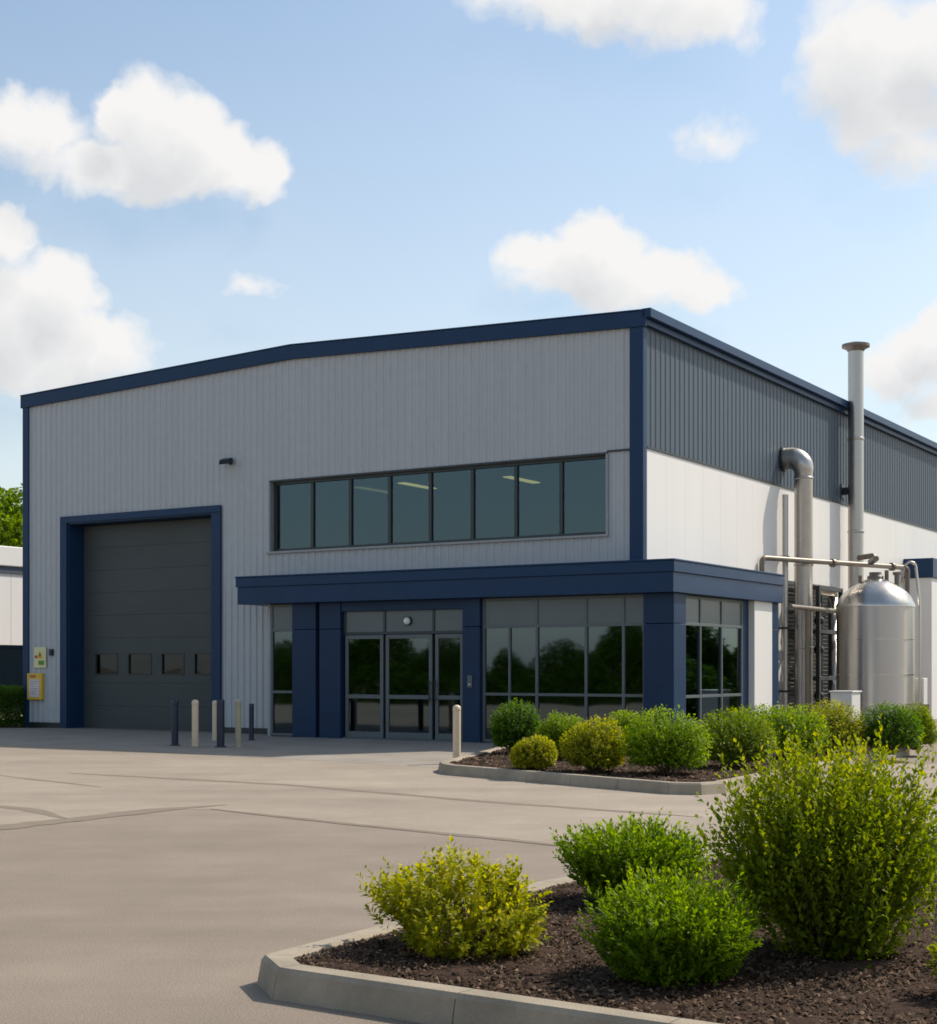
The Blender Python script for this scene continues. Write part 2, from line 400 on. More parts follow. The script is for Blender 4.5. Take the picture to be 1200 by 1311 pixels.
def ribbon(pts, w, rnd, z=.0045):
    P = []
    for a, b in zip(pts[:-1], pts[1:]):
        n = max(2, int((Vector(b) - Vector(a)).length / .16))
        P += [Vector(a).lerp(Vector(b), k / n) for k in range(n)]
    P.append(Vector(pts[-1]))
    mb = MB(); vs = []; fs = []; dr = 0
    for i, p in enumerate(P):
        t = (P[min(i + 1, len(P) - 1)] - P[max(i - 1, 0)]).normalized(); nn = Vector((-t.y, t.x))
        dr += rnd.uniform(-.012, .012); dr *= .96
        fade = min(1, i / 6, (len(P) - 1 - i) / 6) * .8 + .2
        ww = w * rnd.uniform(.8, 1.2) * fade * .95
        vs += [(*(p + nn * (dr + ww)), z), (*(p + nn * (dr - ww)), z)]
        if i: fs.append((2 * i - 2, 2 * i, 2 * i + 1, 2 * i - 1))
    mb.add(vs, fs); return mb
rs = random.Random(3)
edge = [(-30, -9.0), (-11, 10.5), (-5.6, 14.4), (-4.71, 15.19), (-4.15, 16.06), (-3.54, 17.12), (-2.92, 17.2), (-1.2, 15.5), (.15, 14.28), (1.54, 12.97), (4.2, 10.4)]
pts = edge + [(12, 9.0), (34, 22), (34, 52)] + [tuple(W(*q)[:2]) for q in ((7, 26), (7, -3), (.95, -8.4), (-2.15, -8.0), (-6.54, -7.3), (-11.8, -6.7), (-40, -5.38))] + [(-50, 40)]
sheet('concrete_pad', pts, .002, M['pad'])
seams = MB()
for pts, w in (([(-6.11,23.13),(-2.58,20.8),(.19,18.12),(2.51,16.23)], .085), ([(-2.92,17.2),(-1.2,15.5),(.15,14.28),(1.54,12.97)], .07),
               ([(-5.6,14.4),(-4.71,15.19),(-4.15,16.06),(-3.54,17.12),(-2.86,17.75)], .20), ([(-6.2,18.0),(-5.42,17.51),(-4.95,17.12),(-4.3,16.1)], .11),
               ([(-7.01,22.62),(-6.0,21.52),(-4.95,20.39)], .05)):
    r = ribbon(pts, w, rs); seams.add([(x, y, z) for x, y, z in r.v], r.f)
seams.build('tar_seams', M['seam'], kind='structure')

# ------------------------------------------------------------------ main building
XL, XR, DEPTH = -18.5, 0.10, 36.0
def roof_z(x):
    mid = (XL + XR) / 2
    return 8.98 + .33 * (1 - abs(x - mid) / ((XR - XL) / 2))
hall = empty('factory_building', CORNER, 'large grey clad factory hall with navy trim, roller door and low navy glazed entrance', 'building', ROT)

def ribbed(axis_pts, cuts, ztop, place, prof):
    """sheet of vertical ribs; cuts = (a0,a1,z0,z1); place(a, off, z) -> point"""
    mb = MB()
    br = sorted(set([round(a, 4) for a in axis_pts] + [c for q in cuts for c in q[:2]]))
    for a, b in zip(br[:-1], br[1:]):
        if b - a < 1e-4: continue
        m = (a + b) / 2; zs = [(0.0, None)]
        holes = sorted([(q[2], q[3]) for q in cuts if q[0] < m < q[1]])
        spans = []; z = 0.0
        for h0, h1 in holes:
            if h0 > z: spans.append((z, h0, False))
            z = max(z, h1)
        spans.append((z, None, True))
        for z0, z1, top in spans:
            za, zb = (ztop(a), ztop(b)) if top else (z1, z1)
            mb.add([place(a, prof(a), z0), place(b, prof(b), z0), place(b, prof(b), zb), place(a, prof(a), za)], [(0, 1, 2, 3)])
    return mb
def rib_axis(a0, a1, per):
    out = [a0]; k = 0
    while a0 + k * per < a1:
        for f in (.0, .50, .64, .86): 
            q = a0 + (k + f) * per
            if a0 <= q <= a1: out.append(q)
        k += 1
    return out + [a1]
def rib_prof(a0, per, dep):
    def p(a):
        f = ((a - a0) / per + 1e-6) % 1.0
        if f < .50: return 0.0
        if f < .64: return dep * (f - .50) / .14
        if f <= .86: return dep
        return dep * max(0, (1 - f) / .14)
    return p
PER = .2
FW = [(-16.84, -11.74, 0, 5.5), (-9.87, -.73, 4.45, 6.15), (-9.2, XR, 0, 3.7)]
mb = ribbed(rib_axis(XL, XR, PER), FW, lambda a: roof_z(a) - .05, lambda a, o, z: (a, -o, z), rib_prof(XL, PER, .028))
front = mb.build('front_wall', M['grey_clad'], hall)
core = MB()
for x0, x1, z0, z1 in ((XL + .05, -16.84, 0, 8.9), (-16.84, -11.74, 5.5, 8.9), (-11.74, -9.87, 0, 8.9), (-9.87, -9.2, 0, 4.45), (-9.2, -.73, 3.7, 4.45),
                       (-9.87, -.73, 6.15, 8.9), (-.73, XR - .05, 3.7, 8.9)):
    core.box(x0, x1, .012, .2, z0, z1)
for y0, y1, z0, z1 in ((.2, 4.7, 3.7, 8.9), (4.7, DEPTH, 0, 8.9)): core.box(XR - .2, XR - .012, y0, y1, z0, z1)
core.box(XL + .012, XL + .2, .2, DEPTH, 0, 8.9); core.box(XL + .2, XR - .2, DEPTH - .2, DEPTH, 0, 8.9)
core.build('wall_lining', M['core'], hall)
# side elevation: dark ribbed sheet above, white flat panels below
SP = .25
mb = ribbed(rib_axis(0.0, DEPTH, SP), [(0, DEPTH, 0, 6.27)], lambda a: 8.98, lambda a, o, z: (XR + o, a, z), rib_prof(0, SP, .016))
mb.build('side_cladding', M['dark_clad'], hall)
mb = MB()
y = 0.14
while y < DEPTH - .2:
    y1 = min(y + 1.0, DEPTH)
    z0 = 3.7 if y1 < 4.9 else 0.0
    mb.box(XR - .005, XR + .03, y + .0012, y1 - .0012, z0, 6.22); y = y1
mb.build('side_panels', M['white_panel'], hall, bevel=.0015)
mb = MB(); mb.box(XR, XR + .055, .14, DEPTH, 6.223, 6.27); mb.build('side_flashing', M['dark'], hall)
mb = ribbed(rib_axis(0.0, DEPTH, SP), [], lambda a: 8.98, lambda a, o, z: (XL - o, a, z), rib_prof(0, SP, .03))
mb.v = mb.v; mb.f = [tuple(reversed(f)) for f in mb.f]
mb.build('rear_side_cladding', M['grey_clad'], hall)
# roof and trims
rf = MB(); mid = (XL + XR) / 2
for x0, x1 in ((XL - .1, mid), (mid, XR + .1)):
    za, zb = roof_z(x0), roof_z(x1)
    rf.add([(x0, -.02, za - .04), (x1, -.02, zb - .04), (x1, DEPTH, zb - .04), (x0, DEPTH, za - .04),
            (x0, -.02, za + .06), (x1, -.02, zb + .06), (x1, DEPTH, zb + .06), (x0, DEPTH, za + .06)],
           [(0,1,2,3),(4,7,6,5),(0,4,5,1),(3,2,6,7),(0,3,7,4),(1,5,6,2)])
rf.build('roof', M['roof'], hall)
tr = MB()
for x0, x1 in ((XL - .12, mid), (mid, XR + .12)):
    za, zb = roof_z(x0), roof_z(x1)
    for y0, y1, d0, d1 in ((-.10, -.022, -.24, .085), (-.115, -.02, .088, .12)):
        tr.add([(x0, y0, za + d0), (x1, y0, zb + d0), (x1, y1, zb + d0), (x0, y1, za + d0),
                (x0, y0, za + d1), (x1, y0, zb + d1), (x1, y1, zb + d1), (x0, y1, za + d1)],
               [(0,3,2,1),(4,5,6,7),(0,1,5,4),(3,7,6,2),(0,4,7,3),(1,2,6,5)])
tr.build('verge_trim', M['navy'], hall, bevel=.008)
gt = MB(); gt.box(XR + .03, XR + .12, -.02, DEPTH, 8.78, 8.91).box(XR + .032, XR + .24, -.10, DEPTH, 8.913, 9.11)
gt.build('gutter', M['navy'], hall, bevel=.012)
ct = MB(); ct.box(-.16, .155, -.075, -.035, 3.72, 8.74).box(.118, .155, -.035, .12, 3.72, 8.74); ct.build('corner_trim', M['navy'], hall, bevel=.006)
ct = MB(); ct.box(XL - .06, XL + .17, -.075, -.03, 0, 8.74); ct.box(XL - .06, XL - .031, -.03, .2, 0, 8.74); ct.build('corner_trim', M['navy'], hall, bevel=.006)
for x0, x1 in ((XL + .18, -17.12), (-11.42, -9.2)): bs = MB(); bs.box(x0, x1, -.05, -.031, 0, .14); bs.build('base_flashing', M['dark'], hall)
fl = MB(); fl.box(-.70, -.165, -.05, -.031, 6.18, 6.22); fl.build('head_flashing', M['dark'], hall)
# ribbon window
wn = MB(); X0, X1, Z0, Z1, YG = -9.87, -.73, 4.45, 6.15, .15
wn.box(X0, X1, .10, .2, Z1 - .07, Z1).box(X0, X1, .10, .2, Z0, Z0 + .07)
step = (X1 - X0 - .07) / 8
for k in range(9): wn.box(X0 + k * step, X0 + k * step + .085, .105, .195, Z0 + .071, Z1 - .071)
win = wn.build('ribbon_window', M['dark_frame'], hall, bevel=.006)
rv = MB(); rv.box(X0 - .03, X1 + .03, -.045, .10, Z1 + .001, Z1 + .035)
rv.build('window_head', M['dark_frame'], hall)
rv = MB(); rv.box(X0 - .10, X1 + .06, -.075, .10, Z0 - .05, Z0 - .001).box(X0 - .05, X0 - .001, -.05, .10, Z0, Z1).box(X1 + .001, X1 + .05, -.05, .10, Z0, Z1)
rv.build('window_sill', M['sill'], hall)
for k in range(8):
    p = MB(); p.box(X0 + k * step + .08, X0 + (k + 1) * step + .005, YG, YG + .012, Z0 + .06, Z1 - .06); p.build('pane', M['glass_up'], win)
# rooms behind the glass
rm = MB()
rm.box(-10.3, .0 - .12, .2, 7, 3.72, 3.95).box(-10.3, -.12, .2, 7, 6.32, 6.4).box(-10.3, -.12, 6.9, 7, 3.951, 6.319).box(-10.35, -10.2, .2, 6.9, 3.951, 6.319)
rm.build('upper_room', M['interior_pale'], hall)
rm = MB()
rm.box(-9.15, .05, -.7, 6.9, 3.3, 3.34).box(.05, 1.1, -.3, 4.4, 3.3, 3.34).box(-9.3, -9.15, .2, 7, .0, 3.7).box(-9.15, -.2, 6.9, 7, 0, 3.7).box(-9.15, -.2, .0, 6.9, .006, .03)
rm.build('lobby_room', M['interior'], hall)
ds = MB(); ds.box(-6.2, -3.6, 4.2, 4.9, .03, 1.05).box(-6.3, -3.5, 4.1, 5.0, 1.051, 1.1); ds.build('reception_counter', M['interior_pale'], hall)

# roller door
fr = MB(); fr.box(-17.10, -16.85, -.085, -.03, 0, 5.5).box(-11.73, -11.43, -.085, -.03, 0, 5.5).box(-17.10, -11.43, -.085, -.03, 5.503, 5.68)
fr.build('door_surround', M['navy'], hall, bevel=.008)
rv = MB(); rv.box(-16.85, -16.81, -.029, .6, 0, 5.46).box(-11.77, -11.73, -.029, .6, 0, 5.46).box(-16.85, -11.73, -.029, .6, 5.463, 5.5)
rv.build('door_reveal', M['navy'], hall)
rd = MB(); nsec = 9; hs = 5.45 / nsec
vws = [(-16.34, -15.56), (-15.13, -14.34), (-13.93, -13.19), (-12.79, -12.05)]
for k in range(nsec):
    z0, z1 = k * hs + .0015, (k + 1) * hs - .0015
    if z0 < 1.47 < z1 or z0 < 1.97 < z1:
        continue
    rd.box(-16.80, -11.78, .50, .56, z0, z1)
rd.box(-16.80, -11.78, .50, .56, 2 * hs + .0015, 1.47); rd.box(-16.80, -11.78, .50, .56, 1.97, 4 * hs - .0015)
xs = [-16.80] + [q for w in vws for q in w] + [-11.78]
for a, b in zip(xs[0::2], xs[1::2]): rd.box(a, b, .50, .56, 1.47, 1.97)
rd.box(-16.80, -11.78, .565, .58, 0.01, 5.4)
door = rd.build('roller_door', M['door'], hall, bevel=.003)
for a, b in vws:
    q = MB(); q.box(a - .03, b + .03, .488, .503, 1.97, 2.005).box(a - .03, b + .03, .488, .503, 1.435, 1.47).box(a - .03, a, .488, .503, 1.47, 1.97).box(b, b + .03, .488, .503, 1.47, 1.97)
    vw = q.build('vision_window', M['dark'], door, bevel=.004)
    p = MB(); p.box(a, b, .535, .54, 1.47, 1.97); p.build('pane', M['glass_dark'], vw)

# entrance block: canopy, pillars, glazing
CX0, CX1, CY0, CY1 = -9.87, 1.37, -1.25, 4.9
def Lpoly(d): return [(CX0 - d, CY0 - d), (CX1 + d, CY0 - d), (CX1 + d, CY1), (XR + .035, CY1), (XR + .035, -.08), (CX0 - d, -.08)]
cn = MB(); cn.prism(Lpoly(0), 3.12, 3.52); cn.prism(Lpoly(.03), 3.523, 3.74); cn.prism(Lpoly(.045), 3.743, 3.78)
cn.build('entrance_canopy', M['navy'], hall, bevel=.008)
def pillar(parts, mat='navy_panel', name='pillar'):
    q = MB()
    for x0, x1, y0, y1 in parts:
        q.box(x0, x1, y0, y1, 0, 2.50); q.box(x0, x1, y0, y1, 2.512, 3.118)
    return q.build(name, M[mat], hall, bevel=.008)
pillar([(-8.42, -7.73, -1.0, -.70)]); pillar([(-7.62, -7.02, -1.0, -.70)]); pillar([(-3.72, -3.28, -1.0, -.60)])
pillar([(.60, 1.27, -1.0, -.40)])
q = MB(); q.box(1.0, 1.27, 3.36, 4.46, 0, 3.118); q.build('white_pilaster', M['white_panel'], hall, bevel=.008); pillar([(XR + .04, 1.27, 4.463, 4.88)])
ew = MB(); ew.box(-9.21, -9.13, -.93, -.05, 0, 3.118); ew.build('entrance_end_wall', M['sill'], hall)
jb = MB(); jb.box(-7.728, -7.622, -.85, -.75, 0, 3.118); jb.build('pillar_joint', M['dark'], hall)
hd = MB(); hd.box(-7.018, -3.722, -.97, -.8, 2.90, 3.118); hd.build('door_header', M['navy_panel'], hall, bevel=.006)
def glazing(name, xs, zs, y, axis='x', spand=True, low_extra=(), fw=.06, frame='frame'):
    """frame of mullions at xs and rails at zs; glass below zs[-2], solid spandrels above"""
    def bx(m, a0, a1, d0, d1, z0, z1):
        if axis == 'x': m.box(a0, a1, y + d0, y + d1, z0, z1)
        else: m.box(y - d1, y - d0, a0, a1, z0, z1)
    q = MB(); h = fw / 2
    for z in zs: bx(q, xs[0] + h, xs[-1] - h, 0.004, .08, z - h, z + h)
    for a in xs: bx(q, a - h, a + h, 0, .085, zs[0] - h, zs[-1] + h)
    for a in low_extra: bx(q, a - h * .8, a + h * .8, .002, .08, zs[0] + h, zs[-2] - h)
    o = q.build(name, M[frame], hall, bevel=.005)
    p = MB()
    for a, b in zip(xs[:-1], xs[1:]):
        for z0, z1 in zip(zs[:-2], zs[1:-1]): bx(p, a + h * .9, b - h * .9, .04, .05, z0 + h * .9, z1 - h * .9)
    p.build('glass', M['glass_low'], o)
    if spand:
        p = MB()
        for a, b in zip(xs[:-1], xs[1:]): bx(p, a + h * .9, b - h * .9, .025, .05, zs[-2] + h * .9, zs[-1] - h * .9)
        p.build('spandrel', M['spandrel'], o)
    return o
glazing('narrow_window', [-9.10, -8.45], [.05, 1.05, 2.50, 3.08], -.92)
glazing('corner_window', [-3.24, -1.93, -.76, .10, .57], [.05, 1.05, 2.50, 3.08], -.90, low_extra=(-2.60,))
glazing('side_window', [-.37, .68, 1.83, 2.98], [.05, 1.02, 2.52, 3.08], 1.13, axis='y')
for q4 in ((-3.278, -3.275, -.9, -.6), (1.0, 1.13, 3.02, 3.358)): rj = MB(); rj.box(*q4, 0, 3.118); rj.build('window_jamb', M['navy_panel'], hall)
tp = MB(); xs = [-6.97, -5.86, -4.54, -3.75]
for a in xs: tp.box(a - .03, a + .03, -.90, -.82, 2.43, 2.898)
tp.box(-7.0, -3.722, -.895, -.82, 2.37, 2.428)
transom = tp.build('transom_frame', M['dark_frame'], hall, bevel=.004)
sp = MB()
for a, b in zip(xs[:-1], xs[1:]): sp.box(a + .03, b - .03, -.875, -.84, 2.43, 2.898)
sp.build('spandrel', M['spandrel'], transom)
def leaf(name, a, b, handle=None):
    q = MB(); t = .085
    q.box(a, a + t, -.89, -.83, .03, 2.36).box(b - t, b, -.89, -.83, .03, 2.36).box(a + t, b - t, -.888, -.832, 2.27, 2.36).box(a + t, b - t, -.888, -.832, .03, .17).box(a + t, b - t, -.888, -.832, .92, 1.01)
    o = q.build(name, M['frame'], hall, bevel=.005)
    p = MB(); p.box(a + t - .01, b - t + .01, -.865, -.855, 1.005, 2.28).box(a + t - .01, b - t + .01, -.865, -.855, .16, .925); p.build('glass', M['glass_low'], o)
    if handle:
        hh = MB(); hh.tube([(handle, -.95, .85), (handle, -.95, 1.35)], .016, 10); hh.tube([(handle, -.89, .92), (handle, -.95, .92)], .01, 8); hh.tube([(handle, -.89, 1.28), (handle, -.95, 1.28)], .01, 8)
        hh.build('handle', M['dark'], o)
leaf('sidelight', -6.96, -5.90); leaf('entrance_door', -5.83, -4.58, -4.62); leaf('entrance_door', -4.50, -3.76, -4.46)
th = MB(); th.box(-7.0, -3.74, -.95, -.78, .006, .028); th.build('threshold', M['frame'], hall)

# rear annex further along the side
ra = MB(); ra.box(XR + .035, 1.0, 19.05, 26, 0, 4.45); ra.build('rear_annex_wall', M['white_panel'], hall, bevel=.01)
ra = MB(); ra.box(XR + .035, 1.06, 18.98, 26.05, 4.453, 5.06); ra.build('rear_annex_band', M['navy'], hall, bevel=.01)
lv = MB()
for k in range(34): lv.add([(XR + .035, 8.35, .1 + k * .105), (XR + .035, 12.1, .1 + k * .105), (XR + .10, 12.1, .07 + k * .105), (XR + .10, 8.35, .07 + k * .105)], [(0, 1, 2, 3)])
lv.box(XR + .031, XR + .034, 8.3, 12.15, .02, 3.7); lv.box(XR + .035, XR + .12, 8.28, 8.345, 0, 3.75).box(XR + .035, XR + .12, 12.105, 12.17, 0, 3.75).box(XR + .035, XR + .14, 8.28, 12.17, 3.753, 3.85)
lv.build('louvre_screen', M['dark'], hall)

# ------------------------------------------------------------------ things on and around the building
def at_local(name, x, y, z, label, cat, group=None): return empty(name, W(x, y, z), label, cat, ROT, group)
t = at_local('security_light', -11.12, -.03, 6.74, 'small black floodlight fixed high on the grey wall between door and window', 'wall light')
q = MB(); q.box(-.05, .05, -.05, 0, -.08, .08).tube([(0, -.05, 0), (0, -.16, .0)], .022, 8); q.build('bracket', M['dark'], t, bevel=.006)
q = MB(); q.add([(-.15, -.30, -.10), (.15, -.30, -.10), (.15, -.14, -.05), (-.15, -.14, -.05), (-.15, -.27, .02), (.15, -.27, .02), (.15, -.12, .08), (-.15, -.12, .08)],
      [(0,3,2,1),(4,5,6,7),(0,1,5,4),(3,7,6,2),(0,4,7,3),(1,2,6,5)]); q.build('lamp_head', M['dark'], t, bevel=.01)
q = MB(); q.add([(-.13, -.302, -.088), (.13, -.302, -.088), (.13, -.278, .0), (-.13, -.278, .0)], [(0, 1, 2, 3)]); q.build('lens', M['glass_dark'], t)

t = at_local('dome_lamp', -5.22, -.90, 2.66, 'small white round lamp above the glazed entrance doors', 'lamp')
q = MB(); q.tube([(0, .02, 0), (0, -.03, 0)], .10, 20); q.build('back_plate', M['dark'], t)
q = MB(); pr = [(.085 * math.cos(a), .07 * math.sin(a)) for a in [k * math.pi / 16 for k in range(9)]]; pr[-1] = (.002, .07)
q.lathe(pr, n=20); q.v = [(x, -.03 - z, y) for x, y, z in q.v]; q.build('lens', M['lamp_white'], t)

t = at_local('intercom', -3.52, -1.0, 1.32, 'small grey intercom panel on the navy pillar right of the doors', 'intercom')
q = MB(); q.box(-.06, .06, -.025, 0, -.13, .13); q.build('body', M['frame'], t, bevel=.006)
q = MB(); q.tube([(0, -.025, -.06), (0, -.034, -.06)], .018, 10); q.build('button', M['lamp_white'], t)

t = at_local('warning_sign', -17.90, -.03, 1.90, 'pale yellow warning sign with dark triangle, above the orange cabinet', 'sign')
q = MB(); q.box(-.23, .23, -.03, 0, -.28, .28); q.build('sign_plate', M['pale_yellow'], t, bevel=.006)
q = MB(); q.add([(-.12, -.033, -.03), (.14, -.033, -.03), (.01, -.033, .18)], [(0, 1, 2)]); q.build('triangle_mark', M['yellow'], t)
q = MB(); q.add([(-.005, -.036, .02), (.03, -.036, .02), (.045, -.036, .12), (-.02, -.036, .12)], [(0, 1, 2, 3)]); q.build('exclamation_mark', M['ink'], t)
q = MB(); q.box(-.05, .17, -.036, -.0305, -.20, -.08); q.build('green_mark', M['green_mark'], t)
q = MB(); q.box(-.19, -.09, -.036, -.0305, -.02, .06); q.build('red_mark', M['red_mark'], t)
t = at_local('notice_cabinet', -18.05, -.05, 1.11, 'orange framed cabinet with pink white notice, low on the wall by the hedge', 'cabinet')
q = MB(); q.box(-.27, .30, -.08, .02, -.36, .36); q.build('cabinet_box', M['yellow'], t, bevel=.012)
q = MB(); q.box(-.18, .21, -.086, -.0805, -.29, .20); q.build('notice_sheet', M['sheet'], t)
q = MB()
for k in range(6): q.box(-.14, .17 - .06 * (k % 3), -.089, -.0865, .13 - k * .065, .15 - k * .065)
q.build('notice_lines', M['grey_ink'], t)
q = MB(); q.box(-.16, .06, -.086, -.0805, .25, .31); q.build('header_mark', M['red_mark'], t)
t = at_local('push_button', -17.46, -.03, 2.04, 'small round black button unit between warning sign and roller door', 'button')
q = MB(); q.box(-.07, .07, -.05, 0, -.09, .09); q.build('body', M['dark'], t, bevel=.01)
q = MB(); q.tube([(0, -.05, 0), (0, -.075, 0)], .045, 14); q.build('button', M['navy_paint'], t)

# bollards
def bollard(loc, h, r, mat, label, dome):
    t = empty('bollard', loc, label, 'bollard', 0, 'bollards in front of the building')
    q = MB(); q.lathe([(r, .01), (r, h - .10)] , n=24); q.build('post', M[mat], t)
    q = MB()
    if dome: q.lathe([(r * .985, h - .0995), (r * 1.06, h - .09), (r * 1.06, h - .06), (r * .9, h - .025), (r * .5, h - .004), (.003, h)], n=24)
    else: q.lathe([(r * .985, h - .0995), (r, h - .095), (r, h - .012), (r * .9, h - .002), (r * .4, h)], n=24)
    q.build('cap', M[mat], t)
    q = MB(); q.lathe([(r * 1.5, .005), (r * 1.5, .02), (r * 1.05, .03)], n=24); q.build('base_ring', M['dark' if not dome else 'concrete'], t)
bollard(ground_at(224, 955), .95, .072, 'navy_paint', 'leftmost navy bollard, on its own before the roller door', False)
bollard(ground_at(250, 957), .97, .068, 'cream', 'bright cream bollard just right of the leftmost navy one', True)
bollard(ground_at(275, 949), .90, .055, 'cream', 'slim cream bollard half hidden behind a navy bollard', True)
bollard(ground_at(282.5, 957), .97, .08, 'navy_paint', 'thick navy bollard hiding a slim cream one at the door edge', False)
bollard(ground_at(305, 957), .98, .062, 'olive', 'dull khaki bollard before the strip of grey wall', True)
bollard(ground_at(322, 948), .82, .055, 'navy_paint', 'short slim navy bollard nearest the wall, rightmost of the cluster', False)
bollard(ground_at(585, 978), .99, .066, 'cream', 'lone cream bollard before the entrance doors beside the planting bed', True)

# process plant along the side wall
TK = (2.4, 8.61)
t = at_local('storage_tank', TK[0], TK[1], 0, 'tall domed stainless steel tank beside the white side wall', 'tank')
R = .95
q = MB(); q.lathe([(R, .10), (R, 3.13)], n=72); q.build('shell', M['tank_steel'], t)
for z in (.72, 1.44, 2.31): q = MB(); q.lathe([(R + .006, z), (R + .006, z + .02)], n=72); q.build('weld_band', M['steel'], t)
q = MB(); q.lathe([(R + .015, 3.12), (R + .015, 3.17), (R - .01, 3.22), (R * .92, 3.36), (R * .78, 3.52), (R * .55, 3.68), (R * .3, 3.80), (.14, 3.84), (.14, 3.86)], n=72); q.build('dome', M['steel'], t)
q = MB(); q.lathe([(.20, 3.82), (.20, 3.90), (.15, 3.92), (.15, 4.0)], n=24); q.tube([(.25, .12, 3.75), (.25, .12, 4.05)], .05, 12); q.tube([(.48, .2, 3.6), (.48, .2, 3.98)], .06, 12); q.tube([(.48, .2, 3.93), (.48, .2, 4.0)], .10, 14)
q.tube([(-.32, -.2, 3.7), (-.32, -.2, 3.92)], .045, 12); q.build('nozzles', M['tan_pipe'], t)
for k in range(4):
    a = math.pi / 4 + k * math.pi / 2; q = MB(); q.tube([(.78 * math.cos(a), .78 * math.sin(a), 0), (.78 * math.cos(a), .78 * math.sin(a), .34)], .06, 12); q.build('leg', M['steel'], t)
q = MB(); q.tube([(.55, .35, 3.7), (.62, .4, 4.15)] + arc((.74, .48, 4.12), .14, math.pi, 0, (.8, .6, 0), (0, 0, 1)) + [(.93, .62, 3.2), (.93, .62, .3)], .035, 10)
q.build('vent_hose', M['steel'], t)

t = at_local('exhaust_stack', .5, 13.03, 0, 'tall slim steel exhaust stack rising above the roof edge', 'chimney')
q = MB(); q.tube([(0, 0, 0), (0, 0, 10.62)], .215, 32); q.build('pipe', M['duct'], t)
q = MB(); q.lathe([(.22, 10.50), (.26, 10.56), (.375, 10.62)], n=32); q.lathe([(.385, 10.621), (.385, 10.70)], n=32); q.lathe([(.37, 10.701), (.15, 10.76)], n=32); q.build('rain_cap', M['tan_pipe'], t)
for z in (3.2, 5.4, 8.0):
    q = MB(); q.lathe([(.225, z), (.232, z + .01), (.232, z + .07), (.225, z + .08)], n=32); q.build('band', M['duct'], t)
q = MB(); q.box(-.37, -.2, -.07, .07, 6.50, 6.70); q.box(-.375, -.36, -.14, .14, 6.40, 6.80); q.build('bracket', M['dark'], t, bevel=.006)
q = MB(); q.tube([(.1, -.1, 4.70), (.62, -.62, 4.70)] + arc((.66, -.66, 4.56), .14, math.pi / 2, 0, (.7071, -.7071, 0), (0, 0, 1)) + [(1.0, -1.9, 4.45), (1.55, -3.2, 4.43)], .075, 12)
q.build('branch_pipe', M['tan_pipe'], t)

t = at_local('exhaust_duct', .65, 8.31, 0, 'thick galvanised duct that bends back into the dark cladding', 'duct')
q = MB(); path = [(0, 0, 0), (0, 0, 6.55)] + arc((-.34, 0, 6.62), .34, 0, math.pi / 2, (1, 0, 0), (0, 0, 1), 10) + [(-.55, 0, 6.96)]
q.tube(path, [.23, .23] + [.245 + .03 * min(1, k / 3) for k in range(len(path) - 2)], 32); q.build('pipe', M['duct'], t)
for z in (2.1, 4.2, 6.4):
    q = MB(); q.lathe([(.235, z), (.25, z + .01), (.25, z + .05), (.235, z + .06)], n=32); q.build('flange', M['duct'], t)
q = MB(); q.tube([(-.52, 0, 6.96), (-.47, 0, 6.96)], .32, 28); q.build('wall_flange', M['dark'], t)
q = MB(); q.box(-.55, -.22, -.05, .05, 3.0, 3.08); q.build('bracket', M['dark'], t)

t = at_local('downpipe', .30, 7.95, 0, 'thin pale pipe close to the wall behind the thick duct', 'pipe')
q = MB(); q.tube([(0, 0, 0), (0, 0, 6.0)], .075, 16); q.build('pipe', M['duct'], t)
for z in (1.0, 2.6, 4.4): q = MB(); q.box(-.17, .085, -.09, .09, z, z + .05); q.build('clip', M['dark'], t)

t = at_local('overhead_pipe', 0, 0, 0, 'long tan pipe crossing from the canopy roof towards the tank', 'pipe')
a = Vector((.32, 6.75, 4.30)); b = Vector((2.25, 11.7, 4.30)); d = (b - a).normalized(); n90 = Vector((0, 0, 1))
q = MB(); path = [a - d * .25 + Vector((0, 0, -2.0))] + [a - d * .25 + Vector((0, 0, -.1))] + arc(a + Vector((0, 0, -.1)) - d * .13, .12, math.pi, math.pi / 2, d, n90) + [b] + arc(b + Vector((0, 0, -.12)), .12, math.pi / 2, 0, d, n90) + [b + d * .12 + Vector((0, 0, -4.1))]
q.tube(path, .065, 14); q.build('pipe', M['tan_pipe'], t)
for f in (.45, .9): c = a.lerp(b, f); q = MB(); q.tube([c - d * .04, c + d * .04], .11, 16); q.build('flange', M['tan_pipe'], t)

t = at_local('pipe_rack', 0, 0, 0, 'dark steel pipe rack with grey pipes between duct and tank', 'pipe rack')
q = MB(); 
for x, y in ((.9, 8.7), (.9, 10.5), (.35, 8.7), (.35, 10.5)): q.box(x - .05, x + .05, y - .05, y + .05, 0, 3.72)
for z in (1.3, 2.5, 3.62):
    q.box(.86, .94, 8.751, 10.449, z, z + .1); q.box(.31, .39, 8.751, 10.449, z, z + .1)
    for y in (8.7, 10.5): q.box(.401, .849, y - .04, y + .04, z, z + .1)
q.build('frame', M['dark'], t, bevel=.006)
q = MB(); q.tube([(.62, 10.71, 0), (.62, 10.71, 3.5)] + arc((.62, 10.57, 3.5), .14, 0, math.pi / 2, (0, 1, 0), (0, 0, 1)) + [(.62, 9.2, 3.64)], .13, 18); q.build('pipe', M['duct'], t)
q = MB(); q.tube([(.7, 9.35, 0), (.7, 9.35, 3.3)], .05, 12); q.build('pipe', M['duct'], t)
q = MB(); q.tube([(1.0, 6.4, 3.10), (1.0, 9.9, 3.10)], .06, 12); q.tube([(1.0, 7.6, 3.10), (1.0, 7.6, 0)], .06, 12); q.build('pipe', M['tan_pipe'], t)
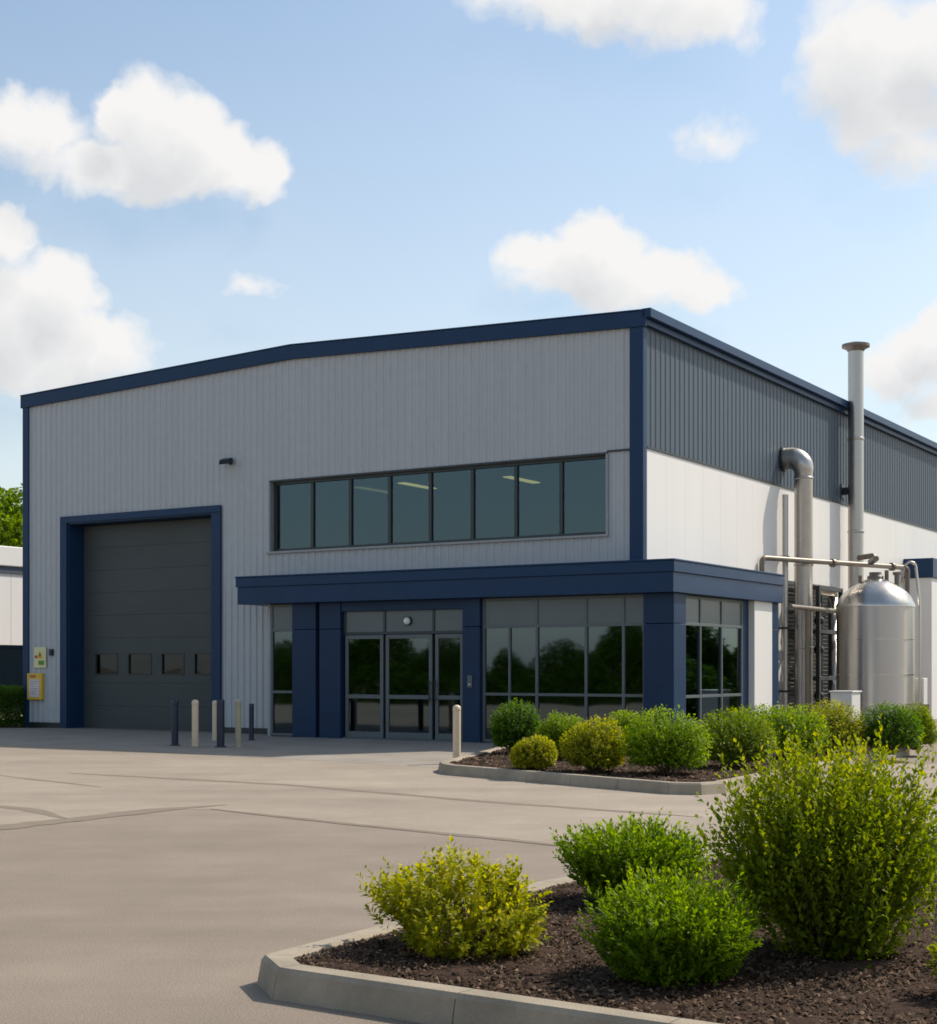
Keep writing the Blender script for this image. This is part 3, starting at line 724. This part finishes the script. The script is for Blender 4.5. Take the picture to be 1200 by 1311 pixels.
for z in (2.75, 2.0, .8): q = MB(); q.lathe([(.10, z), (.13, z + .04), (.13, z + .14), (.10, z + .18)], (.7, 9.35, 0), 16); q.build('valve', M['dark'], t)

t = at_local('electrical_cabinet', 2.9, 5.35, 0, 'small pale grey cabinet standing left of the tank foot', 'cabinet')
q = MB(); q.box(-.45, .05, -.32, .32, .1, 1.05); q.build('body', M['cabinet'], t, bevel=.015)
q = MB(); q.box(-.48, .08, -.35, .35, 1.053, 1.09); q.build('top', M['cabinet'], t, bevel=.01)
q = MB(); q.box(-.40, .0, -.28, .28, 0, .1); q.build('plinth', M['dark'], t)
q = MB(); q.box(-.40, .0, -.331, -.321, .16, 1.0); q.build('door', M['cabinet'], t, bevel=.004)
t = at_local('meter_box', 3.25, 9.7, 0, 'pale box on a rusty post at the right of the tank', 'meter box')
q = MB(); q.box(-.36, .10, -.18, .18, .66, 1.36); q.build('box', M['cabinet'], t, bevel=.015)
q = MB(); q.box(-.05, .05, -.05, .05, 0, .657); q.build('post', M['brown'], t)
q = MB(); q.box(-.31, .05, -.19, -.181, .72, 1.3); q.build('door', M['cabinet'], t, bevel=.004)
t = at_local('service_post', 3.5, 9.2, 0, 'short rusty brown post by the right end of the bed', 'post')
q = MB(); q.box(-.06, .06, -.06, .06, 0, .68); q.build('post', M['brown'], t, bevel=.008); q = MB(); q.box(-.075, .075, -.075, .075, .683, .71); q.build('cap', M['brown'], t)

# lights of the upper office, seen through the ribbon window
def ceiling_light(x, y, label, mat):
    t = at_local('ceiling_light', x, y, 6.19, label, 'ceiling light', 'ceiling lights behind the upper windows')
    q = MB(); q.box(-.13, .13, -.75, .75, .02, .08); q.box(-.01, .01, -.4, -.38, .08, .13).box(-.01, .01, .38, .4, .08, .13); q.build('housing', M['cabinet'], t)
    q = MB(); q.box(-.11, .11, -.72, .72, 0, .019); q.build('diffuser', M[mat], t)
ceiling_light(-7.48, 2.85, 'glowing yellow ceiling light behind the fourth upper pane', 'fluoro')
ceiling_light(-4.65, 3.2, 'glowing yellow ceiling light behind the seventh upper pane', 'fluoro')
ceiling_light(-8.92, 3.0, 'faint dim ceiling light behind the third upper pane', 'fluoro_dim')

# ------------------------------------------------------------------ kerbs and planting beds
def offset_in(poly, w):
    n = len(poly); out = []
    for i in range(n):
        a, b, c = Vector(poly[i - 1]), Vector(poly[i]), Vector(poly[(i + 1) % n])
        n1 = Vector((-(b - a).y, (b - a).x)).normalized(); n2 = Vector((-(c - b).y, (c - b).x)).normalized()
        m = (n1 + n2).normalized(); out.append(b + m * (w / max(.35, m.dot(n1))))
    return out
def kerb(name, poly, w, h):
    """poly counter-clockwise outer top edge; stones about 0.9 m long with fine open joints"""
    outb = offset_in(poly, -.022); o2 = offset_in(poly, .018); i2 = offset_in(poly, w - .015); i3 = offset_in(poly, w)
    mb = MB(); n = len(poly)
    for i in range(n):
        j = (i + 1) % n; Ln = (Vector(poly[j]) - Vector(poly[i])).length; k = max(1, round(Ln / .92))
        for s in range(k):
            g0 = .004 / Ln if s else .0025 / Ln; ts = (s / k + g0, (s + 1) / k - g0)
            ring = []
            for t in ts:
                L_ = lambda A: Vector(A[i]).lerp(Vector(A[j]), t)
                ring.append([(*L_(outb), .0), (*L_(poly), h - .022), (*L_(o2), h), (*L_(i2), h), (*L_(i3), h - .015), (*L_(i3), .0)])
            vs = ring[0] + ring[1]
            fs = [(q, q + 1, q + 7, q + 6) for q in range(5)] + [(0, 5, 4, 3, 2, 1), (6, 7, 8, 9, 10, 11)]
            mb.add(vs, [tuple(reversed(f)) for f in fs])
    o = mb.build(name, M['concrete'], kind='structure')
    return offset_in(poly, w + .004)
def bed_surface(name, inner, z, mat, seed, amp=.03):
    bm = bmesh.new(); vs = [bm.verts.new((p[0], p[1], z)) for p in inner]; bm.faces.new(vs)
    bmesh.ops.triangulate(bm, faces=bm.faces[:])
    for _ in range(5): 
        es = [e for e in bm.edges if e.calc_length() > .3]
        if es: bmesh.ops.subdivide_edges(bm, edges=es, cuts=1, use_grid_fill=True)
        bmesh.ops.triangulate(bm, faces=bm.faces[:])
    r = random.Random(seed)
    for v in bm.verts:
        if not v.is_boundary: v.co.z += r.uniform(0, amp)
    me = bpy.data.meshes.new(name); bm.to_mesh(me); bm.free(); me.materials.append(mat)
    o = bpy.data.objects.new(name, me); COL.objects.link(o); o['kind'] = 'structure'; return o

near_poly = [(-1.05, 7.67), (-.93, 7.33), (.81, 6.17), (4.3, 3.84), (5.0, 3.9), (8.6, 9.6), (8.5, 13.2), (7.9, 14.2), (6.2, 14.0), (4.27, 13.2), (1.97, 11.80), (1.15, 11.15), (.48, 10.33), (-.48, 8.62)]
near_in = kerb('near_kerb', near_poly, .145, .15)
bed_surface('near_bed', near_in, .115, M['mulch'], 1)
far_poly = [tuple(W(*p)[:2]) for p in ((1.15, -9.35), (1.45, -9.62), (5.75, -11.1), (6.15, -11.0), (6.3, -10.6), (6.05, -6), (5.85, .6), (5.85, 5.0), (5.4, 5.6), (3.75, 5.4), (3.4, 1.0), (2.0, -2.2), (-.6, -2.6), (-.75, -4.3), (.9, -9.0))]
far_in = kerb('far_kerb', far_poly, .16, .15)
bed_surface('far_bed', far_in, .115, M['mulch'], 2)
hb = MB(); pts = [W(-32, -2.6), W(-18.6, -1.05), W(-17.3, -.25), W(-18.3, -.06), W(-18.6, 3), W(-32, 3)]
hb.add([(p.x, p.y, .016) for p in pts], [tuple(range(len(pts)))]); hb.build('hedge_bed', M['soil'], kind='structure')

def pt_in(poly, x, y):
    ins = np.zeros(len(x), bool); n = len(poly)
    for i in range(n):
        (x1, y1), (x2, y2) = poly[i - 1][:2], poly[i][:2]
        c = ((y1 > y) != (y2 > y)); 
        with np.errstate(divide='ignore', invalid='ignore'): xx = (x2 - x1) * (y - y1) / (y2 - y1 + 1e-12) + x1
        ins ^= c & (x < xx)
    return ins

def mesh_np(name, V, Fq, mat, tint=None, smooth=False):
    me = bpy.data.meshes.new(name); n = len(V); k = Fq.shape[1]
    me.vertices.add(n); me.vertices.foreach_set('co', V.astype(np.float32).ravel())
    me.loops.add(Fq.size); me.loops.foreach_set('vertex_index', Fq.astype(np.int32).ravel())
    me.polygons.add(len(Fq)); me.polygons.foreach_set('loop_start', np.arange(0, Fq.size, k, dtype=np.int32)); me.polygons.foreach_set('loop_total', np.full(len(Fq), k, np.int32))
    if tint is not None:
        a = me.attributes.new('tint', 'FLOAT', 'POINT'); a.data.foreach_set('value', tint.astype(np.float32))
    me.update(); me.validate(); me.materials.append(mat); return me

def chips(name, inner, n, size, seed, z, label, bounds=None):
    r = np.random.default_rng(seed); P = np.array([p[:2] for p in inner]); lo, hi = P.min(0), P.max(0)
    if bounds: lo, hi = np.maximum(lo, bounds[0]), np.minimum(hi, bounds[1])
    x = r.uniform(lo[0], hi[0], n * 3); y = r.uniform(lo[1], hi[1], n * 3); k = pt_in([tuple(p) for p in P], x, y)
    x, y = x[k][:n], y[k][:n]; n = len(x)
    a = r.uniform(0, 2 * np.pi, n); l = size * r.uniform(.5, 1.5, n); w = l * r.uniform(.3, .65, n); h = size * r.uniform(.2, .5, n)
    c, s = np.cos(a), np.sin(a); tx = r.uniform(-.5, .5, n); ty = r.uniform(-.5, .5, n)
    V = np.zeros((n, 5, 3))
    for q, (px, py) in enumerate(((-.5, -.5), (.5, -.5), (.5, .5), (-.5, .5), (0, 0))):
        lx = px * l * (1 if q < 4 else 0) + (r.uniform(-.2, .2, n) * l if q == 4 else 0); ly = py * w
        V[:, q, 0] = x + lx * c - ly * s; V[:, q, 1] = y + lx * s + ly * c
        V[:, q, 2] = z + (lx * tx + ly * ty) + (h if q == 4 else 0) + r.uniform(0, .012, n)
    base = (np.arange(n) * 5)[:, None, None]
    Fq = (base + np.array([[0, 1, 4], [1, 2, 4], [2, 3, 4], [3, 0, 4]])[None]).reshape(-1, 3)
    t = np.repeat(r.uniform(0, 1, n), 5)
    me = mesh_np(name, V.reshape(-1, 3), Fq, M['chip'], t); o = bpy.data.objects.new(name, me); COL.objects.link(o)
    tag(o, label, 'mulch', None, 'stuff'); return o
M['chip'] = leaf_material('bark_chip', [(0, (.016, .010, .006)), (.45, (.048, .029, .018)), (.8, (.090, .057, .036)), (1, (.18, .12, .08))], .9, 0.0)
chips('bark_chips', near_in, 48000, .023, 3, .128, 'dark brown bark mulch chips covering the near planting bed', ((-1.2, 5.2), (4.6, 13.5)))
chips('bark_chips', far_in, 9000, .05, 4, .13, 'brown bark mulch chips covering the far planting bed')

# ------------------------------------------------------------------ shrubs
def leaves(P, D, N_, L, Wd, fold, r):
    """diamond leaves folded on the midrib. P base, D direction, N_ face normal"""
    n = len(P); S = np.cross(D, N_); S /= np.linalg.norm(S, axis=1, keepdims=True) + 1e-9; N2 = np.cross(S, D)
    V = np.empty((n, 4, 3)); V[:, 0] = P
    mid = P + D * (L * .5)[:, None]
    V[:, 1] = mid + S * (Wd * .5)[:, None] + N2 * (fold * Wd)[:, None]
    V[:, 2] = P + D * L[:, None] - N2 * (L * r.uniform(-.05, .22, n))[:, None]
    V[:, 3] = mid - S * (Wd * .5)[:, None] + N2 * (fold * Wd)[:, None]
    b = (np.arange(n) * 4)[:, None, None]
    return V.reshape(-1, 3), (b + np.array([[0, 1, 2], [0, 2, 3]])[None]).reshape(-1, 3)
def unit(a): return a / (np.linalg.norm(a, axis=1, keepdims=True) + 1e-9)

def shoots_foliage(P0, D, LEN, curve, per, leaf, ratio, seed, tipy=.5, sp=.8, tmin=.15):
    """leaves in spirals along each shoot; tint = random plus young growth at shoot tips"""
    r = np.random.default_rng(seed); n = len(P0)
    t = np.tile(np.linspace(tmin, 1, per), n) + r.normal(0, .02, n * per); idx = np.repeat(np.arange(n), per)
    up = np.zeros((n * per, 3)); up[:, 2] = 1
    P = P0[idx] + D[idx] * (LEN[idx] * t)[:, None] + up * (curve[idx] * LEN[idx] * t * t)[:, None]
    T = unit(D[idx] + up * (2 * curve[idx] * t)[:, None])
    rnd = unit(r.normal(size=(n * per, 3))); A = unit(np.cross(T, rnd))
    LD = unit(T * (sp * (.5 + .8 * t))[:, None] + A * 1.0 + r.normal(0, .18, (n * per, 3)))
    NN = unit(T * .8 - A * .4 + up * .6 + r.normal(0, .3, (n * per, 3)))
    L = leaf * r.uniform(.65, 1.25, n * per) * (1.05 - .35 * t)
    V, Fq = leaves(P, LD, NN, L, L * ratio * r.uniform(.8, 1.2, n * per), .12, r)
    sv = np.repeat(r.uniform(-.16, .16, n), per)
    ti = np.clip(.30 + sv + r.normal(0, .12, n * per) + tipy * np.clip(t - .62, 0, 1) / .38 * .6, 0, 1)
    return V, Fq, np.repeat(ti, 4)
def stem_tubes(P0, D, LEN, curve, rad, name, mat, parent, frac=1.0, step=1):
    q = MB()
    for i in range(0, len(P0), step):
        pts = []
        for t in (0, .35, .7, 1.0):
            t *= frac; p = P0[i] + D[i] * LEN[i] * t; p = (p[0], p[1], p[2] + curve[i] * LEN[i] * t * t); pts.append(p)
        q.tube(pts, [rad, rad * .8, rad * .55, rad * .3], 5)
    return q.build(name, mat, parent)
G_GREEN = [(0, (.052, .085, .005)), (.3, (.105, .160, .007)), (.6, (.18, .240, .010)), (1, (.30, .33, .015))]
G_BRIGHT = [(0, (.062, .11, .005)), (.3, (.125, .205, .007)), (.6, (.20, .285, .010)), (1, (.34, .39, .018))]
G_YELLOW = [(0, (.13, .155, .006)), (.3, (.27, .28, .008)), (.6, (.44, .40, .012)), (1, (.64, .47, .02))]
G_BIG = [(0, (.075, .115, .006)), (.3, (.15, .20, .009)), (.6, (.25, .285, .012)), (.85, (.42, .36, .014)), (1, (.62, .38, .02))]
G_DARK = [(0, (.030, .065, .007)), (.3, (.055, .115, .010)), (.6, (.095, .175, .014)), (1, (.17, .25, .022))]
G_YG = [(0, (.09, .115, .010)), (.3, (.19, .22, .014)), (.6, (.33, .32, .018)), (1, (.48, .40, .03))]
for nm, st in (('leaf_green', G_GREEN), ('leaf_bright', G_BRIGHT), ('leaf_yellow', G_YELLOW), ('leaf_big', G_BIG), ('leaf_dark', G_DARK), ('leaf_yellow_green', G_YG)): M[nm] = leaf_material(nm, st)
M['twig'] = material('twig', (.11, .085, .045), .85, var=.3, scale=20)

def shrub(loc, rx, h, n, per, leaf, mat, label, seed, style='ball', ratio=.55, tipy=.5, ry=None, name='shrub', flare=.3, out=1.0, spikes=.06, lr=(.20, .42), spt=.9):
    r = np.random.default_rng(seed); ry = ry or rx
    root = empty(name, loc, label, 'shrub', 0, 'shrubs in the planting beds')
    if style == 'ball':          # shoots end on a lumpy ellipsoid, all round
        a = r.uniform(0, 2 * np.pi, n); cz = r.uniform(-.62, 1, n); s = np.sqrt(1 - cz * cz)
        d = np.stack([s * np.cos(a), s * np.sin(a), cz], 1)
        k = r.normal(size=(5, 3)) * 2.2; ph = r.uniform(0, 6, 5)
        lump = 1 + .07 * np.sum(np.sin(d @ k.T + ph), 1) / 1.6 + r.normal(0, .035, n)
        c = np.array([0, 0, h * .48]); E = c + d * np.array([rx, ry, h * .52]) * lump[:, None]
        E[:, 2] = np.maximum(E[:, 2], .02)
        B = c * .8 + (E - c) * r.uniform(.35, .6, n)[:, None]; B[:, 2] = np.maximum(B[:, 2] - .06 * h, .01)
        dv = E - B; LEN = np.linalg.norm(dv, axis=1); D = dv / LEN[:, None]; cu = r.uniform(-.05, .12, n)
        V, Fq, ti = shoots_foliage(B, D, LEN, cu, per, leaf, ratio, seed + 1, tipy)
        m = min(n, 60); S0 = r.normal(0, rx * .08, (m, 3)); S0[:, 2] = 0
        sd = E[:m] - S0; SL = np.linalg.norm(sd, axis=1)
        stem = (S0, sd / SL[:, None], SL * .9, np.zeros(m))
    elif style == 'shoots':      # leafy shoots rising to an uneven shell, leaves right down to the ground
        a = r.uniform(0, 2 * np.pi, n); cz = r.uniform(-.80, 1, n); s = np.sqrt(1 - cz * cz)
        d = np.stack([s * np.cos(a), s * np.sin(a), cz], 1)
        k = r.normal(size=(6, 3)) * 2.6; ph = r.uniform(0, 6, 6)
        lump = (1 + .10 * np.sum(np.sin(d @ k.T + ph), 1) / 1.7 + r.normal(0, .09, n)) * r.uniform(.62, 1.0, n) ** .5
        spk = (r.random(n) < spikes) & (cz > -.1); lump = np.where(spk, np.maximum(lump, .95) * r.uniform(1.0, 1.22, n), lump)
        lw = np.where(cz < 0, 1 + flare * cz, 1.0)
        E = np.array([0, 0, h * .52]) + d * np.array([rx, ry, h * .5]) * lump[:, None]
        E[:, 0] *= lw; E[:, 1] *= lw; E[:, 2] = np.maximum(E[:, 2], .03)
        D = unit(d * np.array([1, 1, .6]) * out + np.array([0, 0, 1.0]) + r.normal(0, .22, (n, 3)))
        LEN = h * r.uniform(lr[0], lr[1], n) * np.where(spk, 1.35, 1.0); LEN = np.minimum(LEN, (E[:, 2] - .0) / np.maximum(D[:, 2], .15) + .05)
        B = E - D * LEN[:, None]; cu = r.uniform(-.04, .06, n)
        V, Fq, ti = shoots_foliage(B, D, LEN, cu, per, leaf, ratio, seed + 1, 0, spt, .05)
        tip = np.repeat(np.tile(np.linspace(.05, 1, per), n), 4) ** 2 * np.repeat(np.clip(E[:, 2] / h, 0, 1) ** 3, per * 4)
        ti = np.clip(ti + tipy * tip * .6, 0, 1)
        m = min(n, 70); S0 = r.normal(0, rx * .12, (m, 3)); S0[:, 2] = 0
        sd = E[:m] - S0; SL = np.linalg.norm(sd, axis=1); stem = (S0, sd / SL[:, None], SL * .85, np.zeros(m))
    else:                        # upright or sprawling stems fanning from the crown, with side shoots
        spread, lo, hi = style
        a = r.uniform(0, 2 * np.pi, n); tilt = np.abs(r.normal(0, .45, n)).clip(0, 1) * spread + r.uniform(0, .3, n) * spread
        tilt = np.minimum(tilt, 1.42)
        D = np.stack([np.sin(tilt) * np.cos(a) * 1.0, np.sin(tilt) * np.sin(a) * (ry / rx), np.cos(tilt)], 1); D = unit(D)
        # length so that the shoot ends within the shrub's envelope
        env = 1 / np.sqrt((np.sin(tilt) / rx) ** 2 + (np.cos(tilt) / h) ** 2)
        LEN = env * r.uniform(lo, hi, n)
        B = np.stack([r.normal(0, rx * .13, n), r.normal(0, ry * .13, n), np.full(n, .02)], 1); cu = r.uniform(-.02, .18, n) * np.sin(tilt)
        stem = (B, D, LEN, cu)
        # side shoots
        q = 3; ii = np.repeat(np.arange(n), q); tt = r.uniform(.25, .8, n * q)
        B2 = B[ii] + D[ii] * (LEN[ii] * tt)[:, None]; B2[:, 2] += cu[ii] * LEN[ii] * tt * tt
        D2 = unit(D[ii] + r.normal(0, .45, (n * q, 3)) + np.array([0, 0, .15])); L2 = LEN[ii] * r.uniform(.18, .38, n * q)
        V1, F1, t1 = shoots_foliage(B, D, LEN, cu, per, leaf, ratio, seed + 1, tipy, tmin=.12)
        V2, F2, t2 = shoots_foliage(B2, D2, L2, np.full(n * q, .08), max(6, per // 3), leaf * .85, ratio, seed + 2, tipy * .6)
        V = np.concatenate([V1, V2]); Fq = np.concatenate([F1, F2 + len(V1)]); ti = np.concatenate([t1, t2])
    V[:, 2] = np.maximum(V[:, 2], .012)
    me = mesh_np('foliage', V, Fq, M[mat], ti); o = bpy.data.objects.new('foliage', me); COL.objects.link(o); o.parent = root
    stem_tubes(*stem, .003 + rx * .004, 'stems', M['twig'], root)
    return root
def bed_at(u, v): return ground_at(u, v, .115)
# near bed
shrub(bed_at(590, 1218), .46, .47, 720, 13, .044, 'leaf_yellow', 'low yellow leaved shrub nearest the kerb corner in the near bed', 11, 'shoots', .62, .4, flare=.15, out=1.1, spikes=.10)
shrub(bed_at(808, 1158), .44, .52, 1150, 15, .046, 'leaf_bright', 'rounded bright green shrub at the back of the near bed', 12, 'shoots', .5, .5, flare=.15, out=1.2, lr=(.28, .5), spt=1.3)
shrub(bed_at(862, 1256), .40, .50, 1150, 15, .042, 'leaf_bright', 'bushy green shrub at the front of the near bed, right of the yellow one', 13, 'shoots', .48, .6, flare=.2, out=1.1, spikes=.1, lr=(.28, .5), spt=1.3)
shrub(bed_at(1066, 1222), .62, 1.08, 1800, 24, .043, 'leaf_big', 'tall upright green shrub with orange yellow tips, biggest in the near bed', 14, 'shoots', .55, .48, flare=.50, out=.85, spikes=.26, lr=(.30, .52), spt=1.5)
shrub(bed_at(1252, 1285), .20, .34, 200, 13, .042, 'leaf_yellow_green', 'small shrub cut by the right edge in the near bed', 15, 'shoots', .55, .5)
# far bed
FB = [((660, 966), .46, .88, 'leaf_dark', 'round dark green ball shrub at the left end of the far bed, before the glazing'),
      ((684, 987), .35, .48, 'leaf_yellow_green', 'smallest yellow green shrub at the kerb tip of the far bed'),
      ((720, 974), .42, .76, 'leaf_bright', 'light green shrub partly behind the yellow one in the far bed'),
      ((762, 990), .46, .74, 'leaf_yellow_green', 'yellow leaved round shrub at the front of the far bed'),
      ((800, 966), .50, .72, 'leaf_bright', 'green shrub half hidden between the yellow shrub and the big green one'),
      ((853, 993), .60, .92, 'leaf_bright', 'big rounded green shrub in the front middle of the far bed'),
      ((942, 984), .64, .88, 'leaf_green', 'wide green shrub right of the biggest one in the far bed'),
      ((1010, 973), .58, .88, 'leaf_bright', 'green shrub before the white pilaster in the far bed'),
      ((1068, 966), .52, .88, 'leaf_yellow_green', 'yellow topped shrub before the small grey cabinet'),
      ((1140, 966), .56, .90, 'leaf_dark', 'dark green clipped shrub before the steel tank'),
      ((1172, 960), .42, .80, 'leaf_green', 'narrow green shrub at the right end of the far bed')]
for k, ((u, v), rx, h, mat, lab) in enumerate(FB):
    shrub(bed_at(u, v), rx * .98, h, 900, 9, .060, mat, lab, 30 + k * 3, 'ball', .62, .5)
for k, (x, y, rx) in enumerate(((3.9, -3.2, .6), (4.6, -2.0, .6))):
    shrub(W(x, y, .115), rx, .82, 420, 9, .07, 'leaf_bright' if k == 0 else 'leaf_green', ('pale green shrub in the back row before the side glazing' if k == 0 else 'mid green shrub in the back row before the side glazing, further right'), 80 + k * 3, 'ball', .62)

# hedge at the left
hedge = empty('hedge', W(-20.2, -.3), 'clipped dark green hedge at the left edge of the photo', 'hedge', ROT)
r = np.random.default_rng(70); n = 6000
x = r.uniform(-4.0, 1.62, n); y = r.uniform(-.62, .9, n); z = r.uniform(.02, 1.0, n)
face = r.integers(0, 4, n); D = r.normal(0, .35, (n, 3))
z = np.where(face == 0, .98 + r.normal(0, .03, n), z); y = np.where(face == 1, -.62 + r.normal(0, .04, n), y); x = np.where(face == 2, 1.6 + r.normal(0, .04, n), x)
D[:, 2] += np.where(face == 0, 1, .3); D[:, 1] += np.where(face == 1, -1, 0); D[:, 0] += np.where(face == 2, 1, 0)
V, Fq, ti = shoots_foliage(np.stack([x, y, z], 1), unit(D), np.full(n, .10), np.zeros(n), 4, .075, .6, 71, .4)
me = mesh_np('foliage', V, Fq, M['leaf_dark'], ti); o = bpy.data.objects.new('foliage', me); COL.objects.link(o); o.parent = hedge
q = MB(); rr = random.Random(8)
q.tube([(-3.9, 0, .03), (-1.2, .1, .04), (1.45, 0, .03)], .03, 6)
for k in range(22):
    x = rr.uniform(-3.8, 1.4); y = rr.uniform(-.4, .6); q.tube([(x, 0, .03), (x + rr.uniform(-.1, .1), y, .4), (x + rr.uniform(-.2, .2), y + rr.uniform(-.2, .2), .9)], [.02, .014, .006], 5)
q.build('stems', M['twig'], hedge)

# ------------------------------------------------------------------ neighbouring building, trees
NB = empty('neighbour_building', W(-29.4, 0), 'low white clad neighbouring building with dark glazing at the left edge', 'building', ROT)
q = MB(); q.box(-14, -.35, -6, 22, 0, 2.45); q.build('glazed_base', M['navy_panel'], NB)
q = MB()
for k in range(28): q.box(-14, 0, -6 + k + .006, -5 + k - .006, 2.453, 5.05)
q.build('wall', M['white_panel'], NB, bevel=.005)
q = MB(); q.box(-14.2, .06, -6.2, 22.2, 5.053, 5.30); q.build('gutter', M['dark_clad'], NB)
q = MB(); q.box(-14.3, .14, -6.3, 22.3, 5.303, 6.02); q.build('roof_fascia', M['white_panel'], NB, bevel=.03)
q = MB()
for k in range(14): q.box(-.349, -.30, -5.9 + k * 2, -4.1 + k * 2, .25, 2.3)
q.build('window_band', M['glass_up'], NB)
for k in range(15): q = MB(); q.box(-.35, -.26, -6.1 + k * 2, -5.9 + k * 2, 0, 2.45); q.build('mullion', M['dark_frame'], NB)

def tree_meshes(h, cr, n, leaf, seed, mat):
    r = np.random.default_rng(seed); rr = random.Random(seed)
    tq = MB(); tips = []
    th = h * .34
    tq.tube([(0, 0, 0), (rr.uniform(-.1, .1), rr.uniform(-.1, .1), th * .5), (rr.uniform(-.15, .15), rr.uniform(-.15, .15), th), (rr.uniform(-.3, .3), rr.uniform(-.3, .3), h * .72)], [h * .03, h * .024, h * .019, h * .006], 9)
    for k in range(15):
        a = k * 2.4 + rr.uniform(-.4, .4); z0 = th * rr.uniform(.75, 1.6); rad = cr * rr.uniform(.45, .95); z1 = min(h * .93, z0 + h * rr.uniform(.12, .48))
        e = (rad * math.cos(a), rad * math.sin(a), z1); m = (rad * .5 * math.cos(a), rad * .5 * math.sin(a), z0 + (z1 - z0) * .42)
        tq.tube([(0, 0, z0), m, e], [h * .012, h * .008, h * .003], 6); tips.append(e)
    tips += [(rr.uniform(-.3, .3) * cr, rr.uniform(-.3, .3) * cr, h * rr.uniform(.78, .92)) for _ in range(7)]
    tips += [(rr.uniform(-.7, .7) * cr, rr.uniform(-.7, .7) * cr, h * rr.uniform(.45, .75)) for _ in range(9)]
    T = np.array(tips); i = r.integers(0, len(T), n); d = unit(r.normal(size=(n, 3)))
    rad = (cr * .36) * r.uniform(.6, 1.15, len(T))[i] * r.uniform(.25, 1, n) ** .45
    P = T[i] + d * rad[:, None] * np.array([1, 1, .75]); D = unit(d + r.normal(0, .6, (n, 3)) + np.array([0, 0, -.1])); NN = unit(d + r.normal(0, .5, (n, 3)) + np.array([0, 0, .5]))
    L = leaf * r.uniform(.6, 1.3, n); V, Fq = leaves(P, D, NN, L, L * .75, .12, r)
    ti = np.repeat(np.clip(.4 + r.uniform(-.2, .2, len(T))[i] + r.normal(0, .14, n), 0, 1), 4)
    return tq, mesh_np('crown', V, Fq, M[mat], ti)
def tree(loc, h, cr, n, leaf, seed, mat, label, group):
    t = empty('tree', loc, label, 'tree', 0, group); tq, me = tree_meshes(h, cr, n, leaf, seed, mat)
    tq.build('trunk', M['bark'], t); o = bpy.data.objects.new('crown', me); COL.objects.link(o); o.parent = t; return t
tree((-33.2, 104, 0), 14.3, 5.6, 16000, .34, 201, 'leaf_bright', 'tall leafy green tree rising behind the white neighbouring building', 'trees behind the neighbouring building')
tree((-39.5, 112, 0), 14.0, 6.0, 9000, .40, 202, 'leaf_bright', 'broad pale green tree left of the tall one behind the neighbouring building', 'trees behind the neighbouring building')
tree((-28.5, 116, 0), 14.5, 5.5, 9000, .40, 203, 'leaf_dark', 'dark green tree mostly hidden behind the hall beside the tall one', 'trees behind the neighbouring building')

# trees and a shed across the yard, met in the glass as reflections
RD = Vector((-.878, -.484, 0)); RS = Vector((-RD.y, RD.x, 0)); RO = Vector((1.5, 31, 0))
def bush_mesh(n, seed):       # foliage down to the ground, one metre high and wide
    r = np.random.default_rng(seed); d = unit(r.normal(size=(n, 3))); d[:, 2] = np.abs(d[:, 2])
    k = r.normal(size=(7, 3)) * 3; ph = r.uniform(0, 6, 7)
    lump = 1 + .16 * np.sum(np.sin(d @ k.T + ph), 1) / 1.8
    P = d * np.array([.5, .5, .94]) * (lump * r.uniform(.5, 1.05, n) ** .5)[:, None]; P[:, 2] = np.maximum(P[:, 2], 0.01)
    D = unit(d + r.normal(0, .6, (n, 3))); NN = unit(d + r.normal(0, .5, (n, 3)) + np.array([0, 0, .5])); L = .034 * r.uniform(.6, 1.3, n)
    V, Fq = leaves(P, D, NN, L, L * .8, .12, r)
    return mesh_np('crown', V, Fq, M['leaf_dark'], np.repeat(np.clip(.3 + r.normal(0, .16, n), 0, 1), 4))
src = None
def tall_bush(p, h, w, rz, label, group):
    global src
    if src is None:
        src = empty('bush', p, label, 'bush', rz, group); src.scale = (w, w, h)
        o = bpy.data.objects.new('crown', bush_mesh(16000, 401)); COL.objects.link(o); o.parent = src
        q = MB(); q.tube([(0, 0, 0), (.02, 0, .4), (0, .03, .8)], [.05, .035, .01], 7); q.build('trunk', M['bark'], src)
        return src
    t = dup(src, p, rz, label, (w, w, h)); t['group'] = group; return t
row = [(37, -12.5, 3.0, 5), (40, -9, 4.2, 6), (36, -5.6, 3.2, 5), (39, -2.4, 2.6, 4), (36, .6, 3.0, 4.5), (41, 3.4, 4.4, 6), (37, 6.2, 2.5, 4.2), (40, 9.4, 4.3, 5.5), (36, 12.6, 2.7, 4.6), (39, 16, 4.3, 6), (37, 19.5, 2.9, 5)]
word = ['first', 'second', 'third', 'fourth', 'fifth', 'sixth', 'seventh', 'eighth', 'ninth', 'tenth', 'eleventh']
for k, (dd, ss, h, w) in enumerate(row):
    tall_bush(RO + RD * dd + RS * ss, h, w, k * 1.3, 'tall dark bush across the yard, %s of the row mirrored in the glass' % word[k], 'bushes across the yard')
for k, (x, y, h, w) in enumerate([(22, 41.5, 3.6, 4.5), (24.2, 44.8, 4.0, 4.5), (25, 48.5, 3.7, 4.5), (20.5, 38.2, 3.4, 4.5)]):
    tall_bush((x, y, 0), h, w, k * 1.9 + .5, '%s tall dark bush east of the plant yard, mirrored in the side glazing' % ['second', 'third', 'last', 'first'][k], 'bushes beyond the plant yard')
